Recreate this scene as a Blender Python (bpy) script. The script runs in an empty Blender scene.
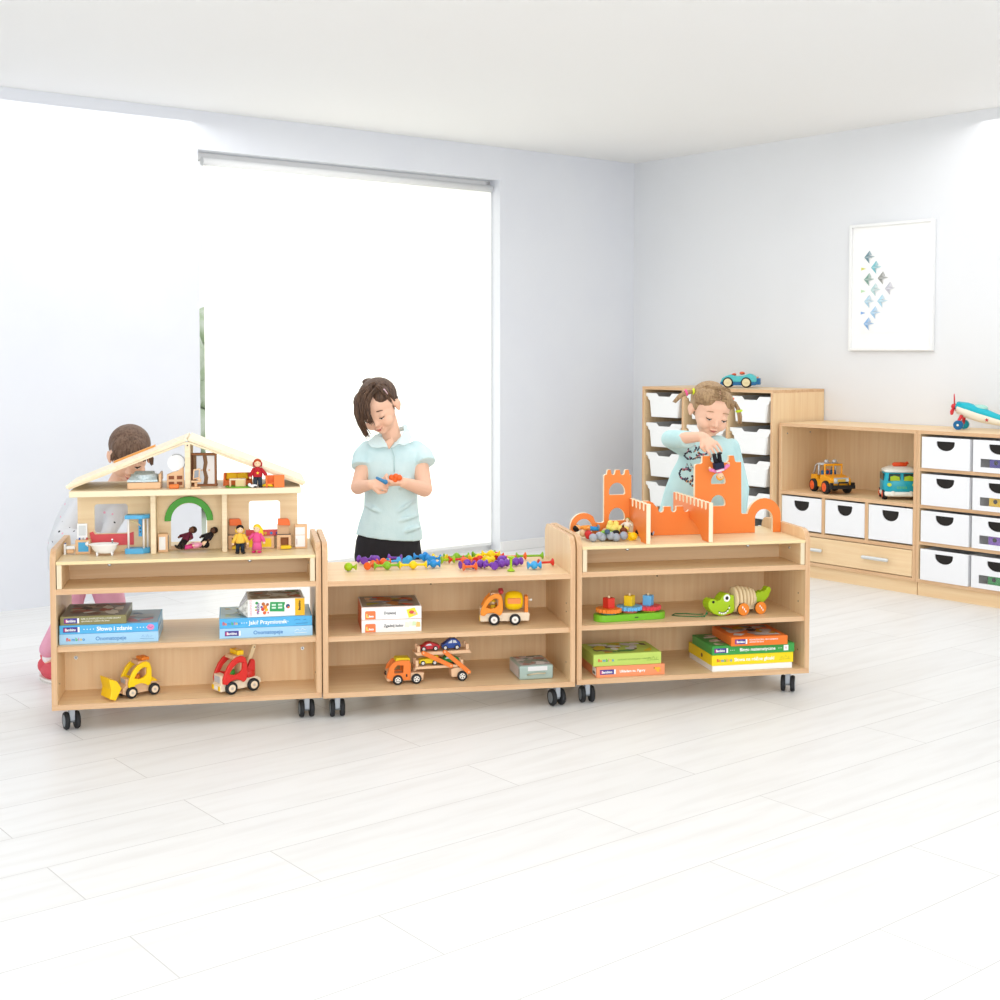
import bpy, math, random
from mathutils import Vector, Matrix, geometry
from mathutils.bvhtree import BVHTree
PI = math.pi
SC = bpy.context.scene
COL = SC.collection

# ------------------------------------------------------------------ camera
FPX, PITCH, PCY, CAMH = 1337.5, 0.0458, 412.15, 1.25
cd = bpy.data.cameras.new('camera'); cam = bpy.data.objects.new('camera', cd); COL.objects.link(cam)
cam.location = (0, 0, CAMH); cam.rotation_euler = (PI/2 - PITCH, 0, 0)
cd.sensor_width = 36; cd.lens = FPX/1000*36; cd.shift_y = -(500-PCY)/1000; cd.clip_end = 200
SC.camera = cam

# ------------------------------------------------------------------ world, lights, exposure
w = bpy.data.worlds.new('world'); SC.world = w; w.use_nodes = True
bg = w.node_tree.nodes['Background']; bg.inputs[0].default_value = (.965, .985, 1, 1); bg.inputs[1].default_value = 1.02
def area(name, loc, size, energy, rot, color=(1, 1, 1)):
    l = bpy.data.lights.new(name, 'AREA'); l.shape = 'RECTANGLE'; l.size, l.size_y = size; l.energy = energy; l.color = color
    o = bpy.data.objects.new(name, l); COL.objects.link(o); o.location = loc; o.rotation_euler = rot
    return o
area('overhead_fill', (.4, 2.9, 2.4), (4.5, 2.4), 14, (math.radians(8), 0, 0))  # added overhead fill for soft top light, no known fixture of the room
area('back_wall_fill', (.3, 5.9, 2.44), (5.5, 2.2), 42, (0, 0, 0))  # added fill under the ceiling to lighten the back walls, not a known lamp
area('front_fill_light', (.5, -.9, 1.35), (3.2, 1.7), 88, (math.radians(87), 0, math.radians(4)))  # added fill just behind the camera to light shelf interiors, not a window
SC.view_settings.view_transform = 'Standard'; SC.view_settings.look = 'None'
SC.view_settings.gamma = 1; SC.view_settings.use_curve_mapping = False
SC.view_settings.exposure = 0.03

# ------------------------------------------------------------------ frames of the furniture (origin on the floor, heading)
FR = {1: (-1.4628, 4.3163, .192), 2: (-.5976, 4.4720, .1850), 3: (.2700, 4.6552, .2030), 'r': (1.5662, 7.4917, -.8956), 0: (0, 0, 0)}
def W(i, u, v, z=0):
    x, y, a = FR[i]
    return Vector((x + u*math.cos(a) - v*math.sin(a), y + u*math.sin(a) + v*math.cos(a), z))
def at(x, y, Y):                                   # a point of the photograph at distance Y, in metres
    c, s = math.cos(PITCH), math.sin(PITCH); a = (x-500)/FPX; b = (PCY-y)/FPX
    t = Y/(c+b*s); return Vector((a*t, Y, CAMH + (-s+b*c)*t))

# ------------------------------------------------------------------ materials
def lin(h):
    h = h.lstrip('#'); r = [int(h[k:k+2], 16)/255 for k in (0, 2, 4)]
    return tuple((c/12.92 if c <= .04045 else ((c+.055)/1.055)**2.4) for c in r) + (1,)
MC = {}
def mat(h, rough=.5, metal=0, **k):
    key = (h, rough, metal, tuple(sorted(k.items())))
    if key in MC: return MC[key]
    m = bpy.data.materials.new('m_' + h.strip('#')); m.use_nodes = True
    b = m.node_tree.nodes['Principled BSDF']; nt = m.node_tree
    b.inputs['Base Color'].default_value = lin(h); b.inputs['Roughness'].default_value = rough; b.inputs['Metallic'].default_value = metal
    b.inputs['Specular IOR Level'].default_value = k.get('spec', .35)
    if k.get('alpha'):
        b.inputs['Transmission Weight'].default_value = k['alpha']; b.inputs['IOR'].default_value = 1.1
    if k.get('noise'):                             # soft mottling of the colour
        n = nt.nodes.new('ShaderNodeTexNoise'); n.inputs['Scale'].default_value = k.get('scale', 40); n.inputs['Detail'].default_value = 4
        tc = nt.nodes.new('ShaderNodeTexCoord'); nt.links.new(tc.outputs['Object'], n.inputs['Vector'])
        mx = nt.nodes.new('ShaderNodeMix'); mx.data_type = 'RGBA'
        mx.inputs[6].default_value = lin(h); mx.inputs[7].default_value = lin(k['noise'])
        r = nt.nodes.new('ShaderNodeMapRange'); r.inputs[1].default_value = .4; r.inputs[2].default_value = .65
        nt.links.new(n.outputs[0], r.inputs[0]); nt.links.new(r.outputs[0], mx.inputs[0]); nt.links.new(mx.outputs[2], b.inputs['Base Color'])
    if k.get('bump'):
        n = nt.nodes.new('ShaderNodeTexNoise'); n.inputs['Scale'].default_value = k.get('bscale', 60)
        tc = nt.nodes.new('ShaderNodeTexCoord'); nt.links.new(tc.outputs['Object'], n.inputs['Vector'])
        bm = nt.nodes.new('ShaderNodeBump'); bm.inputs['Strength'].default_value = k['bump']; bm.inputs['Distance'].default_value = .003
        nt.links.new(n.outputs[0], bm.inputs['Height']); nt.links.new(bm.outputs[0], b.inputs['Normal'])
    MC[key] = m; return m
def wood(h1, h2, grain='x', rough=.42, sc=9):
    key = ('wood', h1, h2, grain)
    if key in MC: return MC[key]
    m = bpy.data.materials.new('wood_' + h1.strip('#')); m.use_nodes = True; nt = m.node_tree; b = nt.nodes['Principled BSDF']
    tc = nt.nodes.new('ShaderNodeTexCoord'); mp = nt.nodes.new('ShaderNodeMapping')
    s = [sc*3]*3; s['xyz'.index(grain)] = sc*.12; mp.inputs['Scale'].default_value = s
    n = nt.nodes.new('ShaderNodeTexNoise'); n.inputs['Scale'].default_value = 2.2; n.inputs['Detail'].default_value = 6; n.inputs['Distortion'].default_value = .4
    r = nt.nodes.new('ShaderNodeMapRange'); r.inputs[1].default_value = .36; r.inputs[2].default_value = .66
    mx = nt.nodes.new('ShaderNodeMix'); mx.data_type = 'RGBA'; mx.inputs[6].default_value = lin(h1); mx.inputs[7].default_value = lin(h2)
    L = nt.links.new; L(tc.outputs['Object'], mp.inputs[0]); L(mp.outputs[0], n.inputs['Vector']); L(n.outputs[0], r.inputs[0]); L(r.outputs[0], mx.inputs[0])
    L(mx.outputs[2], b.inputs['Base Color']); b.inputs['Roughness'].default_value = rough; b.inputs['Specular IOR Level'].default_value = .35
    MC[key] = m; return m
MAPLE_X = wood('F3D6AC', 'ECCA9D', 'x'); MAPLE_Z = wood('F3D6AC', 'ECCA9D', 'z'); MAPLE_Y = wood('F3D6AC', 'ECCA9D', 'y')
EDGE = wood('E0BA92', 'D4A87E', 'x'); EDGE_Z = wood('E0BA92', 'D4A87E', 'z')
PALE = wood('F3DFB6', 'EAD3A6', 'x'); BEECH = wood('E8C39E', 'DDB48C', 'x'); PINE = wood('F4E2C0', 'EAD4AE', 'x')
CREAM = mat('F6E3C2', .5); WHITE = mat('F4F5F5', .35); BLACK = mat('1C1A1A', .5)
TYRE = mat('26272A', .65); GREY = mat('9AA0A6', .45); CHROME = mat('C9CBCB', .25, .9)
SATIN = mat('D9DCDC', .35, .35); ORANGE = mat('F08A3C', .38); YEL = mat('FFD21C', .32); RED = mat('D8322B', .32); GREEN = mat('6FB52C', .35); BLUE = mat('2F8FCB', .35)
LBLUE = mat('5DB4E4', .4); TOYO = mat('F28A2A', .32)

# ------------------------------------------------------------------ mesh collector
def basis(d):
    d = Vector(d).normalized(); a = Vector((0, 0, 1)) if abs(d.z) < .9 else Vector((1, 0, 0))
    x = d.cross(a).normalized(); return x, d.cross(x).normalized(), d
class MB:
    def __init__(s): s.v = []; s.f = []; s.m = []; s.s = []; s.ml = []
    def mi(s, m):
        if m not in s.ml: s.ml.append(m)
        return s.ml.index(m)
    def add(s, vs, fs, m, sm=False):
        o = len(s.v); s.v += [Vector(v) for v in vs]; k = s.mi(m)
        for f in fs: s.f.append([o+i for i in f]); s.m.append(k); s.s.append(sm)
        return s
    def box(s, x0, y0, z0, x1, y1, z1, m, edge=None):
        vs = [(x, y, z) for x in (x0, x1) for y in (y0, y1) for z in (z0, z1)]
        fs = [[(0, 1, 3, 2), (4, 6, 7, 5)], [(0, 4, 5, 1), (2, 3, 7, 6)], [(0, 2, 6, 4), (1, 5, 7, 3)]]
        d = [abs(x1-x0), abs(y1-y0), abs(z1-z0)]; thin = d.index(min(d))
        o = len(s.v); s.v += [Vector(v) for v in vs]
        for ax in range(3):
            mm = m if (ax == thin or edge is None) else edge
            for f in fs[ax]: s.f.append([o+i for i in f]); s.m.append(s.mi(mm)); s.s.append(False)
        return s
    def cyl(s, p0, p1, r0, m, r1=None, n=20, caps=True, sm=True, capm=None):
        r1 = r0 if r1 is None else r1; p0, p1 = Vector(p0), Vector(p1); x, y, d = basis(p1-p0)
        ring = lambda p, r: [p + (x*math.cos(2*PI*k/n) + y*math.sin(2*PI*k/n))*r for k in range(n)]
        s.add(ring(p0, r0)+ring(p1, r1), [(k, (k+1) % n, n+(k+1) % n, n+k) for k in range(n)], m, sm)
        if caps:
            s.add(ring(p0, r0), [tuple(reversed(range(n)))], capm or m); s.add(ring(p1, r1), [tuple(range(n))], capm or m)
        return s
    def ell(s, c, r, m, n=16, M=None):
        if not hasattr(r, '__len__'): r = (r, r, r)
        vs = []; h = n//2; c = Vector(c)
        for i in range(1, h):
            for k in range(n):
                a = PI*i/h; b = 2*PI*k/n; v = Vector((r[0]*math.sin(a)*math.cos(b), r[1]*math.sin(a)*math.sin(b), r[2]*math.cos(a)))
                vs.append(c + (M @ v if M else v))
        tp = Vector((0, 0, r[2])); vs += [c + (M @ tp if M else tp), c - (M @ tp if M else tp)]
        fs = [(i*n+k, (i+1)*n+k, (i+1)*n+(k+1) % n, i*n+(k+1) % n) for i in range(h-2) for k in range(n)]
        T = len(vs)-2; fs += [(T, k, (k+1) % n) for k in range(n)] + [(T+1, (h-2)*n+(k+1) % n, (h-2)*n+k) for k in range(n)]
        return s.add(vs, fs, m, True)
    def loft(s, rings, m, n=24, sm=True, caps=True):      # rings: (centre, rx, ry[, X, Y])
        vs = []
        for R in rings:
            c, rx, ry = Vector(R[0]), R[1], R[2]; X = Vector(R[3]) if len(R) > 3 else Vector((1, 0, 0)); Y = Vector(R[4]) if len(R) > 4 else Vector((0, 1, 0))
            vs += [c + X*rx*math.cos(2*PI*k/n) + Y*ry*math.sin(2*PI*k/n) for k in range(n)]
        q = len(rings)
        s.add(vs, [(i*n+k, i*n+(k+1) % n, (i+1)*n+(k+1) % n, (i+1)*n+k) for i in range(q-1) for k in range(n)], m, sm)
        if caps: s.add(vs[:n], [tuple(reversed(range(n)))], m); s.add(vs[-n:], [tuple(range(n))], m)
        return s
    def lathe(s, prof, m, o=(0, 0, 0), d=(0, 0, 1), n=20):  # prof: (radius, distance along d)
        x, y, d = basis(d); return s.loft([(Vector(o)+d*z, max(r, 1e-5), max(r, 1e-5), x, y) for r, z in prof], m, n)
    def prism(s, outer, ax, d0, d1, m, edge=None, holes=()):
        edge = edge or m; P = [list(outer)] + [list(h) for h in holes]
        def P3(p, d): return {'y': (p[0], d, p[1]), 'x': (d, p[0], p[1]), 'z': (p[0], p[1], d)}[ax]
        tr = geometry.tessellate_polygon([[Vector((a, b, 0)) for a, b in q] for q in P]); fl = [p for q in P for p in q]; n = len(fl)
        s.add([P3(p, d0) for p in fl]+[P3(p, d1) for p in fl], [tuple(t) for t in tr]+[tuple(n+i for i in reversed(t)) for t in tr], m)
        for q in P:
            k = len(q); s.add([P3(p, d0) for p in q]+[P3(p, d1) for p in q], [(i, (i+1) % k, k+(i+1) % k, k+i) for i in range(k)], edge)
        return s
    def tube(s, pts, r, m, n=8):
        pts = [Vector(p) for p in pts]; rr = r if hasattr(r, '__len__') else [r]*len(pts); rings = []; X = None
        for i, p in enumerate(pts):
            d = (pts[min(i+1, len(pts)-1)] - pts[max(i-1, 0)]).normalized()
            if X is None: X, Y, _ = basis(d)
            else: X = (X - d*X.dot(d)).normalized(); Y = d.cross(X)
            rings.append((p, rr[i], rr[i], X, Y))
        return s.loft(rings, m, n)
    def cap(s, p0, r0, p1, r1, m, n=14):                     # tapered capsule
        s.ell(p0, r0, m, n); s.ell(p1, r1, m, n)
        return s.cyl(p0, p1, r0, m, r1, n)
    def xf(s, M, start=0):
        for i in range(start, len(s.v)): s.v[i] = M @ s.v[i]
        return s
    def build(s, name, parent=None, loc=None, rz=0, bev=0, seg=1, voxel=0, smooth=0, wn=False):
        me = bpy.data.meshes.new(name); me.from_pydata([tuple(v) for v in s.v], [], s.f)
        for m in s.ml: me.materials.append(m)
        for p, k, sm in zip(me.polygons, s.m, s.s): p.material_index = k; p.use_smooth = sm
        import bmesh
        b = bmesh.new(); b.from_mesh(me); bmesh.ops.remove_doubles(b, verts=b.verts, dist=1e-6); bmesh.ops.recalc_face_normals(b, faces=b.faces); b.to_mesh(me); b.free()
        o = bpy.data.objects.new(name, me); COL.objects.link(o)
        if voxel:
            md = o.modifiers.new('r', 'REMESH'); md.mode = 'VOXEL'; md.voxel_size = voxel; md.use_smooth_shade = True
            if smooth: ms = o.modifiers.new('s', 'SMOOTH'); ms.factor = .5; ms.iterations = smooth
            dg = bpy.context.evaluated_depsgraph_get(); dg.update()
            m2 = bpy.data.meshes.new_from_object(o.evaluated_get(dg)); o.modifiers.clear(); o.data = m2; bpy.data.meshes.remove(me); m2.name = name
            if not m2.materials: m2.materials.append(s.ml[0])
        if bev:
            md = o.modifiers.new('b', 'BEVEL'); md.width = bev; md.segments = seg; md.limit_method = 'ANGLE'; md.angle_limit = .7
        if parent: o.parent = parent
        if loc is not None: o.location = loc
        o.rotation_euler = (0, 0, rz)
        return o
def tag(o, label, cat, group=None, kind=None):
    if label: o['label'] = label
    if cat: o['category'] = cat
    if group: o['group'] = group
    if kind: o['kind'] = kind
    return o
def struct(o): o['kind'] = 'structure'; return o
def thing(name, label, cat, loc, rz=0, group=None):
    o = bpy.data.objects.new(name, None); COL.objects.link(o); o.empty_display_size = .02
    o.location = loc; o.rotation_euler = (0, 0, rz); return tag(o, label, cat, group)
def pl(o, label): o['label'] = label; return o
def text(name, s, size, m, parent, loc, rot=(PI/2, 0, 0), align='LEFT', ext=.0003, bold=0, sx=1):
    c = bpy.data.curves.new(name, 'FONT'); c.body = s; c.size = size; c.extrude = ext; c.align_x = align; c.offset = bold; c.resolution_u = 3
    o = bpy.data.objects.new(name, c); COL.objects.link(o); dg = bpy.context.evaluated_depsgraph_get()
    me = bpy.data.meshes.new_from_object(o.evaluated_get(dg)); bpy.data.objects.remove(o); me.materials.append(m)
    o = bpy.data.objects.new(name, me); COL.objects.link(o); o.parent = parent; o.location = loc; o.rotation_euler = rot; o.scale = (sx, 1, 1); return o
def copy_thing(o, loc=None, rz=None, label=None):
    c = o.copy(); COL.objects.link(c)
    for ch in list(o.children):
        k = ch.copy(); COL.objects.link(k); k.parent = c
        for g in list(ch.children):
            d = g.copy(); COL.objects.link(d); d.parent = k
    if loc is not None: c.location = loc
    if rz is not None: c.rotation_euler = (0, 0, rz)
    if label: c['label'] = label
    return c
def arc(cx, cy, r, a0, a1, n=12, ry=None):
    ry = ry or r; return [(cx + r*math.cos(math.radians(a0+(a1-a0)*k/n)), cy + ry*math.sin(math.radians(a0+(a1-a0)*k/n))) for k in range(n+1)]

# ------------------------------------------------------------------ the room
RA = FR['r'][2]; R0 = W('r', 0, 0)
CU, DV = -1.5966, .4225; CH = 2.5
mfl = bpy.data.materials.new('floor_planks'); mfl.use_nodes = True; nt = mfl.node_tree; b = nt.nodes['Principled BSDF']; L = nt.links.new
tc = nt.nodes.new('ShaderNodeTexCoord'); mp = nt.nodes.new('ShaderNodeMapping'); mp.inputs['Rotation'].default_value = (0, 0, PI/2); mp.inputs['Location'].default_value = (.35, .02, 0)
br = nt.nodes.new('ShaderNodeTexBrick'); br.offset = .37; br.inputs['Scale'].default_value = 1; br.inputs['Mortar Size'].default_value = .0016; br.inputs['Mortar Smooth'].default_value = .3
br.inputs['Brick Width'].default_value = 1.28; br.inputs['Row Height'].default_value = .245
br.inputs['Color1'].default_value = lin('F0F0EF'); br.inputs['Color2'].default_value = lin('EBEBEA'); br.inputs['Mortar'].default_value = lin('C9C8C6')
nz = nt.nodes.new('ShaderNodeTexNoise'); mp2 = nt.nodes.new('ShaderNodeMapping'); mp2.inputs['Scale'].default_value = (14, 1.6, 1); nz.inputs['Scale'].default_value = 1.6; nz.inputs['Detail'].default_value = 7
mr = nt.nodes.new('ShaderNodeMapRange'); mr.inputs[1].default_value = .45; mr.inputs[2].default_value = .8; mr.inputs[3].default_value = 0; mr.inputs[4].default_value = .55
mx = nt.nodes.new('ShaderNodeMix'); mx.data_type = 'RGBA'; mx.inputs[7].default_value = lin('DCDAD7')
L(tc.outputs['Object'], mp.inputs[0]); L(mp.outputs[0], br.inputs['Vector']); L(tc.outputs['Object'], mp2.inputs[0]); L(mp2.outputs[0], nz.inputs['Vector'])
L(nz.outputs[0], mr.inputs[0]); L(mr.outputs[0], mx.inputs[0]); L(br.outputs[0], mx.inputs[6]); L(mx.outputs[2], b.inputs['Base Color']); b.inputs['Roughness'].default_value = .38
b.inputs['Specular IOR Level'].default_value = .3
struct(MB().box(CU-.3, -10.5, -.05, 9, DV+.15, 0, mfl).build('floor', None, R0, RA))
WALLW = mat('E9ECF2', .8, noise='E7EAF1', scale=3, spec=.1); WALLG = mat('E8EAED', .85, noise='E6E8EB', scale=2, spec=.1); TRIM = mat('F4F4F4', .5)
struct(MB().box(CU-.15, DV, 0, 6, DV+.15, CH, WALLG).build('wall_right', None, R0, RA))
V0, V1, WT = -2.745, -.728, 2.3
wl = MB().box(CU-.15, V1, 0, CU, DV, CH, WALLW); wl.box(CU-.15, -7.2, 0, CU, V0, CH, WALLW); wl.box(CU-.15, V0, WT, CU, V1, CH, WALLW)
struct(wl.build('wall_left', None, R0, RA))
struct(MB().box(CU-.15, -6.5, CH, 6, DV+.15, CH+.05, mat('F7F7F6', .9, spec=.1)).build('ceiling', None, R0, RA))
bb = MB().box(CU, V1, 0, CU+.012, DV, .062, TRIM)
struct(bb.build('baseboard_left', None, R0, RA, bev=.002))
# window: frame with a strip of clear glass beside the blind, roller blind, garden outside
wn = struct(MB().box(CU-.148, V0, 0, CU-.10, V0+.03, WT, TRIM).box(CU-.148, V1-.03, 0, CU-.10, V1, WT, TRIM).box(CU-.148, V0, 0, CU-.10, V1, .035, TRIM)
            .box(CU-.148, V0, WT-.04, CU-.10, V1, WT, TRIM).build('window_1', None, R0, RA, bev=.002))
gl = MB().box(CU-.13, V0+.03, .035, CU-.126, V1-.03, WT-.04, mat('FFFFFF', .02, alpha=1.0)).build('window_glass', wn)
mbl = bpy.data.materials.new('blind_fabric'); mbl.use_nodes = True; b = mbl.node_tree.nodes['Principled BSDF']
b.inputs['Base Color'].default_value = lin('F4F4EE'); b.inputs['Roughness'].default_value = .9; b.inputs['Emission Color'].default_value = lin('FFFFF4'); b.inputs['Emission Strength'].default_value = .55  # emission stands in for daylight coming through the fabric
BV = .065
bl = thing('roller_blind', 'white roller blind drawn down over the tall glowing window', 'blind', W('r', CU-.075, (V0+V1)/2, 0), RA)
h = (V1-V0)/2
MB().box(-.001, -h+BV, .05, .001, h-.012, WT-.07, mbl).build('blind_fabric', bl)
MB().cyl((0, -h+.06, WT-.05), (0, h-.01, WT-.05), .022, WHITE).build('roller_tube', bl)
MB().box(-.006, -h+BV, .035, .006, h-.012, .055, WHITE).build('bottom_rail', bl, bev=.002)
HG = mat('C3D3B4', .9, noise='E6ECE0', scale=6)  # pale tones put overexposed sunlight into the leaf colour
random.seed(3)
hd = MB()
for k in range(700):
    hd.ell((random.uniform(-.45, .45), random.uniform(-3, 3), random.uniform(.1, 1.5)), random.uniform(.1, .2), HG, 8)
tag(hd.build('garden_hedge', None, W('r', CU-3.4, -1.9, 0), RA), 'sunlit pale green clipped hedge outside the window, seen past the blind', 'hedge')
struct(MB().box(CU-9, -14, -.08, CU-.15, 6, -.03, mat('D8DCD0', .9)).build('ground_outside', None, R0, RA))

# ------------------------------------------------------------------ framed picture on the right wall
def picture():
    u0, u1, z0, z1 = .1636, .7071, 1.2508, 1.9591; cx = (u0+u1)/2; Wd = u1-u0; H = z1-z0
    t = thing('picture_frame', 'white framed picture of folded paper birds hanging on grey wall', 'picture', W('r', cx, DV-.001, z0), RA)
    f = MB(); a = .016
    for x0, zz0, x1, zz1 in ((-Wd/2, 0, -Wd/2+a, H), (Wd/2-a, 0, Wd/2, H), (-Wd/2+a, 0, Wd/2-a, a), (-Wd/2+a, H-a, Wd/2-a, H)): f.box(x0, -.026, zz0, x1, 0, zz1, WHITE)
    f.build('frame', t, bev=.002)
    MB().box(-Wd/2+a, -.012, a, Wd/2-a, -.006, H-a, mat('FBFBFA', .6)).build('mat_board', t)
    pw, ph = Wd*.72, H*.72
    MB().box(-pw/2, -.0135, H/2-ph/2, pw/2, -.0121, H/2+ph/2, mat('F8F9F9', .6)).build('print_sheet', t)
    br = [(.06, .155, '7795A0'), (.17, .275, '7FC4CF'), (.28, .40, '9A9C98'), (.395, .52, 'C9C9D4'), (.06, .41, '86A89C'), (.165, .53, 'B9D6D8'), (.275, .66, 'B4DCEE'), (.065, .66, 'B4D5E8'), (.165, .79, 'A9D0EE'), (.06, .915, '8FB9E6')]
    sx = pw
    for x, y, c in br:
        q = MB(); cx0 = -pw/2 + (x+.02)*sx*1.05; cz = H/2 + ph/2*.96 - y*ph*.96; s = .032
        A = (-.6*s, 0); pts = {'tip': (-1.0*s, 0), 'up': (.1*s, 1.15*s), 'in': (-.05*s, .25*s), 'tail': (1.25*s, 0.05*s), 'in2': (-.05*s, -.2*s), 'dn': (.1*s, -1.15*s)}
        P = lambda p, d=-.016: (cx0+p[0]+.02, d, cz+p[1])
        c2 = mat(c, .6); c1 = mat('%02X%02X%02X' % tuple(min(255, int(int(c[i:i+2], 16)*.62+90)) for i in (0, 2, 4)), .6)
        q.add([P(pts['tip']), P(pts['up']), P(pts['in'], -.020)], [(0, 1, 2)], c2); q.add([P(pts['tip']), P(pts['in2'], -.020), P(pts['dn'])], [(0, 1, 2)], c2)
        q.add([P(pts['tip']), P(pts['in'], -.020), P(pts['tail'])], [(0, 1, 2)], c1); q.add([P(pts['tip']), P(pts['tail']), P(pts['in2'], -.020)], [(0, 1, 2)], c1)
        q.add([P(pts['up']), P((.55*s, .35*s)), P(pts['in'], -.020)], [(0, 1, 2)], c1); q.build('paper_bird', t)
    for y, c in ((.285, 'D9D96A'), (.54, 'BFE0B5'), (.79, '7FAAE0')):
        q = MB(); cz = H/2 + ph/2*.96 - y*ph*.96; x = -pw/2
        q.add([(x, -.0145, cz+.008), (x+.032, -.0145, cz), (x, -.0145, cz-.009)], [(0, 1, 2)], mat(c, .6)); q.build('paper_bird', t)
picture()

# ------------------------------------------------------------------ mobile shelf units
CW, CD, T = .8757, .4117, .018
ZB, ZS, ZT, ZSH, ZI, DH = .0752, .6028, .4739, .2837, .5642, .1955
def caster(parent, x, y, rz):

    c = MB().cyl((0, 0, ZB), (0, 0, ZB-.006), .022, GREY, n=16).box(-.009, -.014, .030, .009, .012, ZB-.005, mat('B9C0C9', .4)).cyl((-.02, 0, .026), (.02, 0, .026), .005, GREY, n=10)
    o = c.build('caster', parent, (x, y, 0), rz, bev=.0015)
    for s in (-1, 1):
        wh = MB().lathe([(.012, -.0065), (.027, -.0075), (.0295, -.003), (.0295, .003), (.027, .0075), (.012, .0075)], TYRE, (s*.017, 0, .0297), (1, 0, 0), 24)
        wh.cyl((s*.025, 0, .0297), (s*.017, 0, .0297), .0195, mat('7C8288', .4), n=20); wh.build('caster_wheel', o)
    return o
def side_outline():
    r = .045; return [(0, ZB+T), (CD, ZB+T), (CD, ZS-r)] + arc(CD-r, ZS-r, r, 0, 90, 8) + arc(r, ZS-r, r, 90, 180, 8)
def mobile(i, label, back0, back1, cas):
    t = thing('mobile_shelf_unit', label, 'shelf unit', W(i, 0, 0), FR[i][2])
    for x in (0, CW-T): MB().prism(side_outline(), 'x', x, x+T, MAPLE_Z, EDGE_Z).build('side_panel', t, bev=.001)
    MB().box(0, 0, ZB, CW, CD, ZB+T, MAPLE_X, EDGE).build('base_board', t, bev=.001)
    MB().box(T, 0, ZT-T, CW-T, CD, ZT, MAPLE_X, EDGE).build('top_board', t, bev=.001)
    MB().box(T, .008, ZSH-T, CW-T, CD-.012 if not back1 else back1, ZSH, MAPLE_X, EDGE).build('shelf', t, bev=.001)
    if back1: MB().box(T, back1, ZSH-T, CW-T, back1+.016, ZT-T, MAPLE_Z).build('back_panel', t)
    MB().box(T, back0, ZB+T, CW-T, back0+.016, ZSH-T, MAPLE_Z).build('back_panel', t)
    for x in ((.07, .42, .8) if i == 2 else (.055, .82)):
        MB().cyl((x, back0+.002, .205), (x, back0-.003, .205), .006, CHROME, n=14).cyl((x, back0-.003, .205), (x, back0-.0045, .205), .003, GREY, n=10).build('cam_screw', t)
    for x, s in ((T, 1), (CW-T, -1)):
        for z in (.15, .33, .36): MB().cyl((x, .06, z), (x+s*.0012, .06, z), .0028, mat('8B7A66', .6), n=10).build('shelf_pin_hole', t)
    if back1:
        for z in (.385, .42): MB().cyl((.42, back1-.0012, z), (.42, back1+.001, z), .0028, mat('4A3A2C', .6), n=10).build('shelf_pin_hole', t)
    for x, y, rz in cas: caster(t, x, y, rz)
    return t
mobile(1, 'leftmost wheeled beech shelf unit, its middle bay open, carrying the dollhouse', DH, 0,
       [(.055, .05, .35), (CW-.05, .05, .1), (.055, CD-.06, .4), (CW-.05, CD-.06, 0)])
mobile(2, 'middle wheeled beech shelf unit with coloured connectors scattered on its top', CD-.018, CD-.02,
       [(.05, .05, .05), (CW-.055, .05, .2), (.05, CD-.06, 0), (CW-.055, CD-.06, .2)])
mobile(3, 'right wheeled beech shelf unit carrying the orange castle', CD-.03, CD-.03,
       [(.05, .05, 0), (CW-.06, .05, -.5), (.05, CD-.06, .3), (CW-.06, CD-.06, 0)])
def riser(i, label):
    t = thing('shelf_riser', label, 'shelf riser', W(i, T+.001, 0, ZT+.0005), FR[i][2]); w = CW-2*T-.002; h = ZI-ZT-.0005
    MB().box(0, 0, h-.011, w, CD-.01, h, PALE, mat('F0DAA8', .4)).build('top_board', t, bev=.0012)
    for x in (0.002, w-.018): MB().box(x, .001, 0, x+.016, CD-.012, h-.011, MAPLE_Y, mat('E8D8B8', .45)).build('upright', t, bev=.001)
    MB().box(.018, DH, 0, w-.018, DH+.012, h-.011, wood('E6CBA6', 'D9B78E', 'x', sc=5)).build('back_panel', t)
    for x in (.2*w, .74*w): MB().cyl((x, .012, h-.011), (x, .012, h-.018), .007, CHROME, n=14).cyl((x, .012, h-.018), (x, .012, h-.02), .0035, BLACK, n=10).build('cam_screw', t)
    MB().cyl((w-.018, .1, h*.55), (w-.0205, .1, h*.55), .0055, CHROME, n=12).build('cam_screw', t)
riser(1, 'low pale wooden riser under the dollhouse, on the leftmost shelf unit')
riser(3, 'low pale wooden riser under the orange castle, on the right shelf unit')

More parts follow.
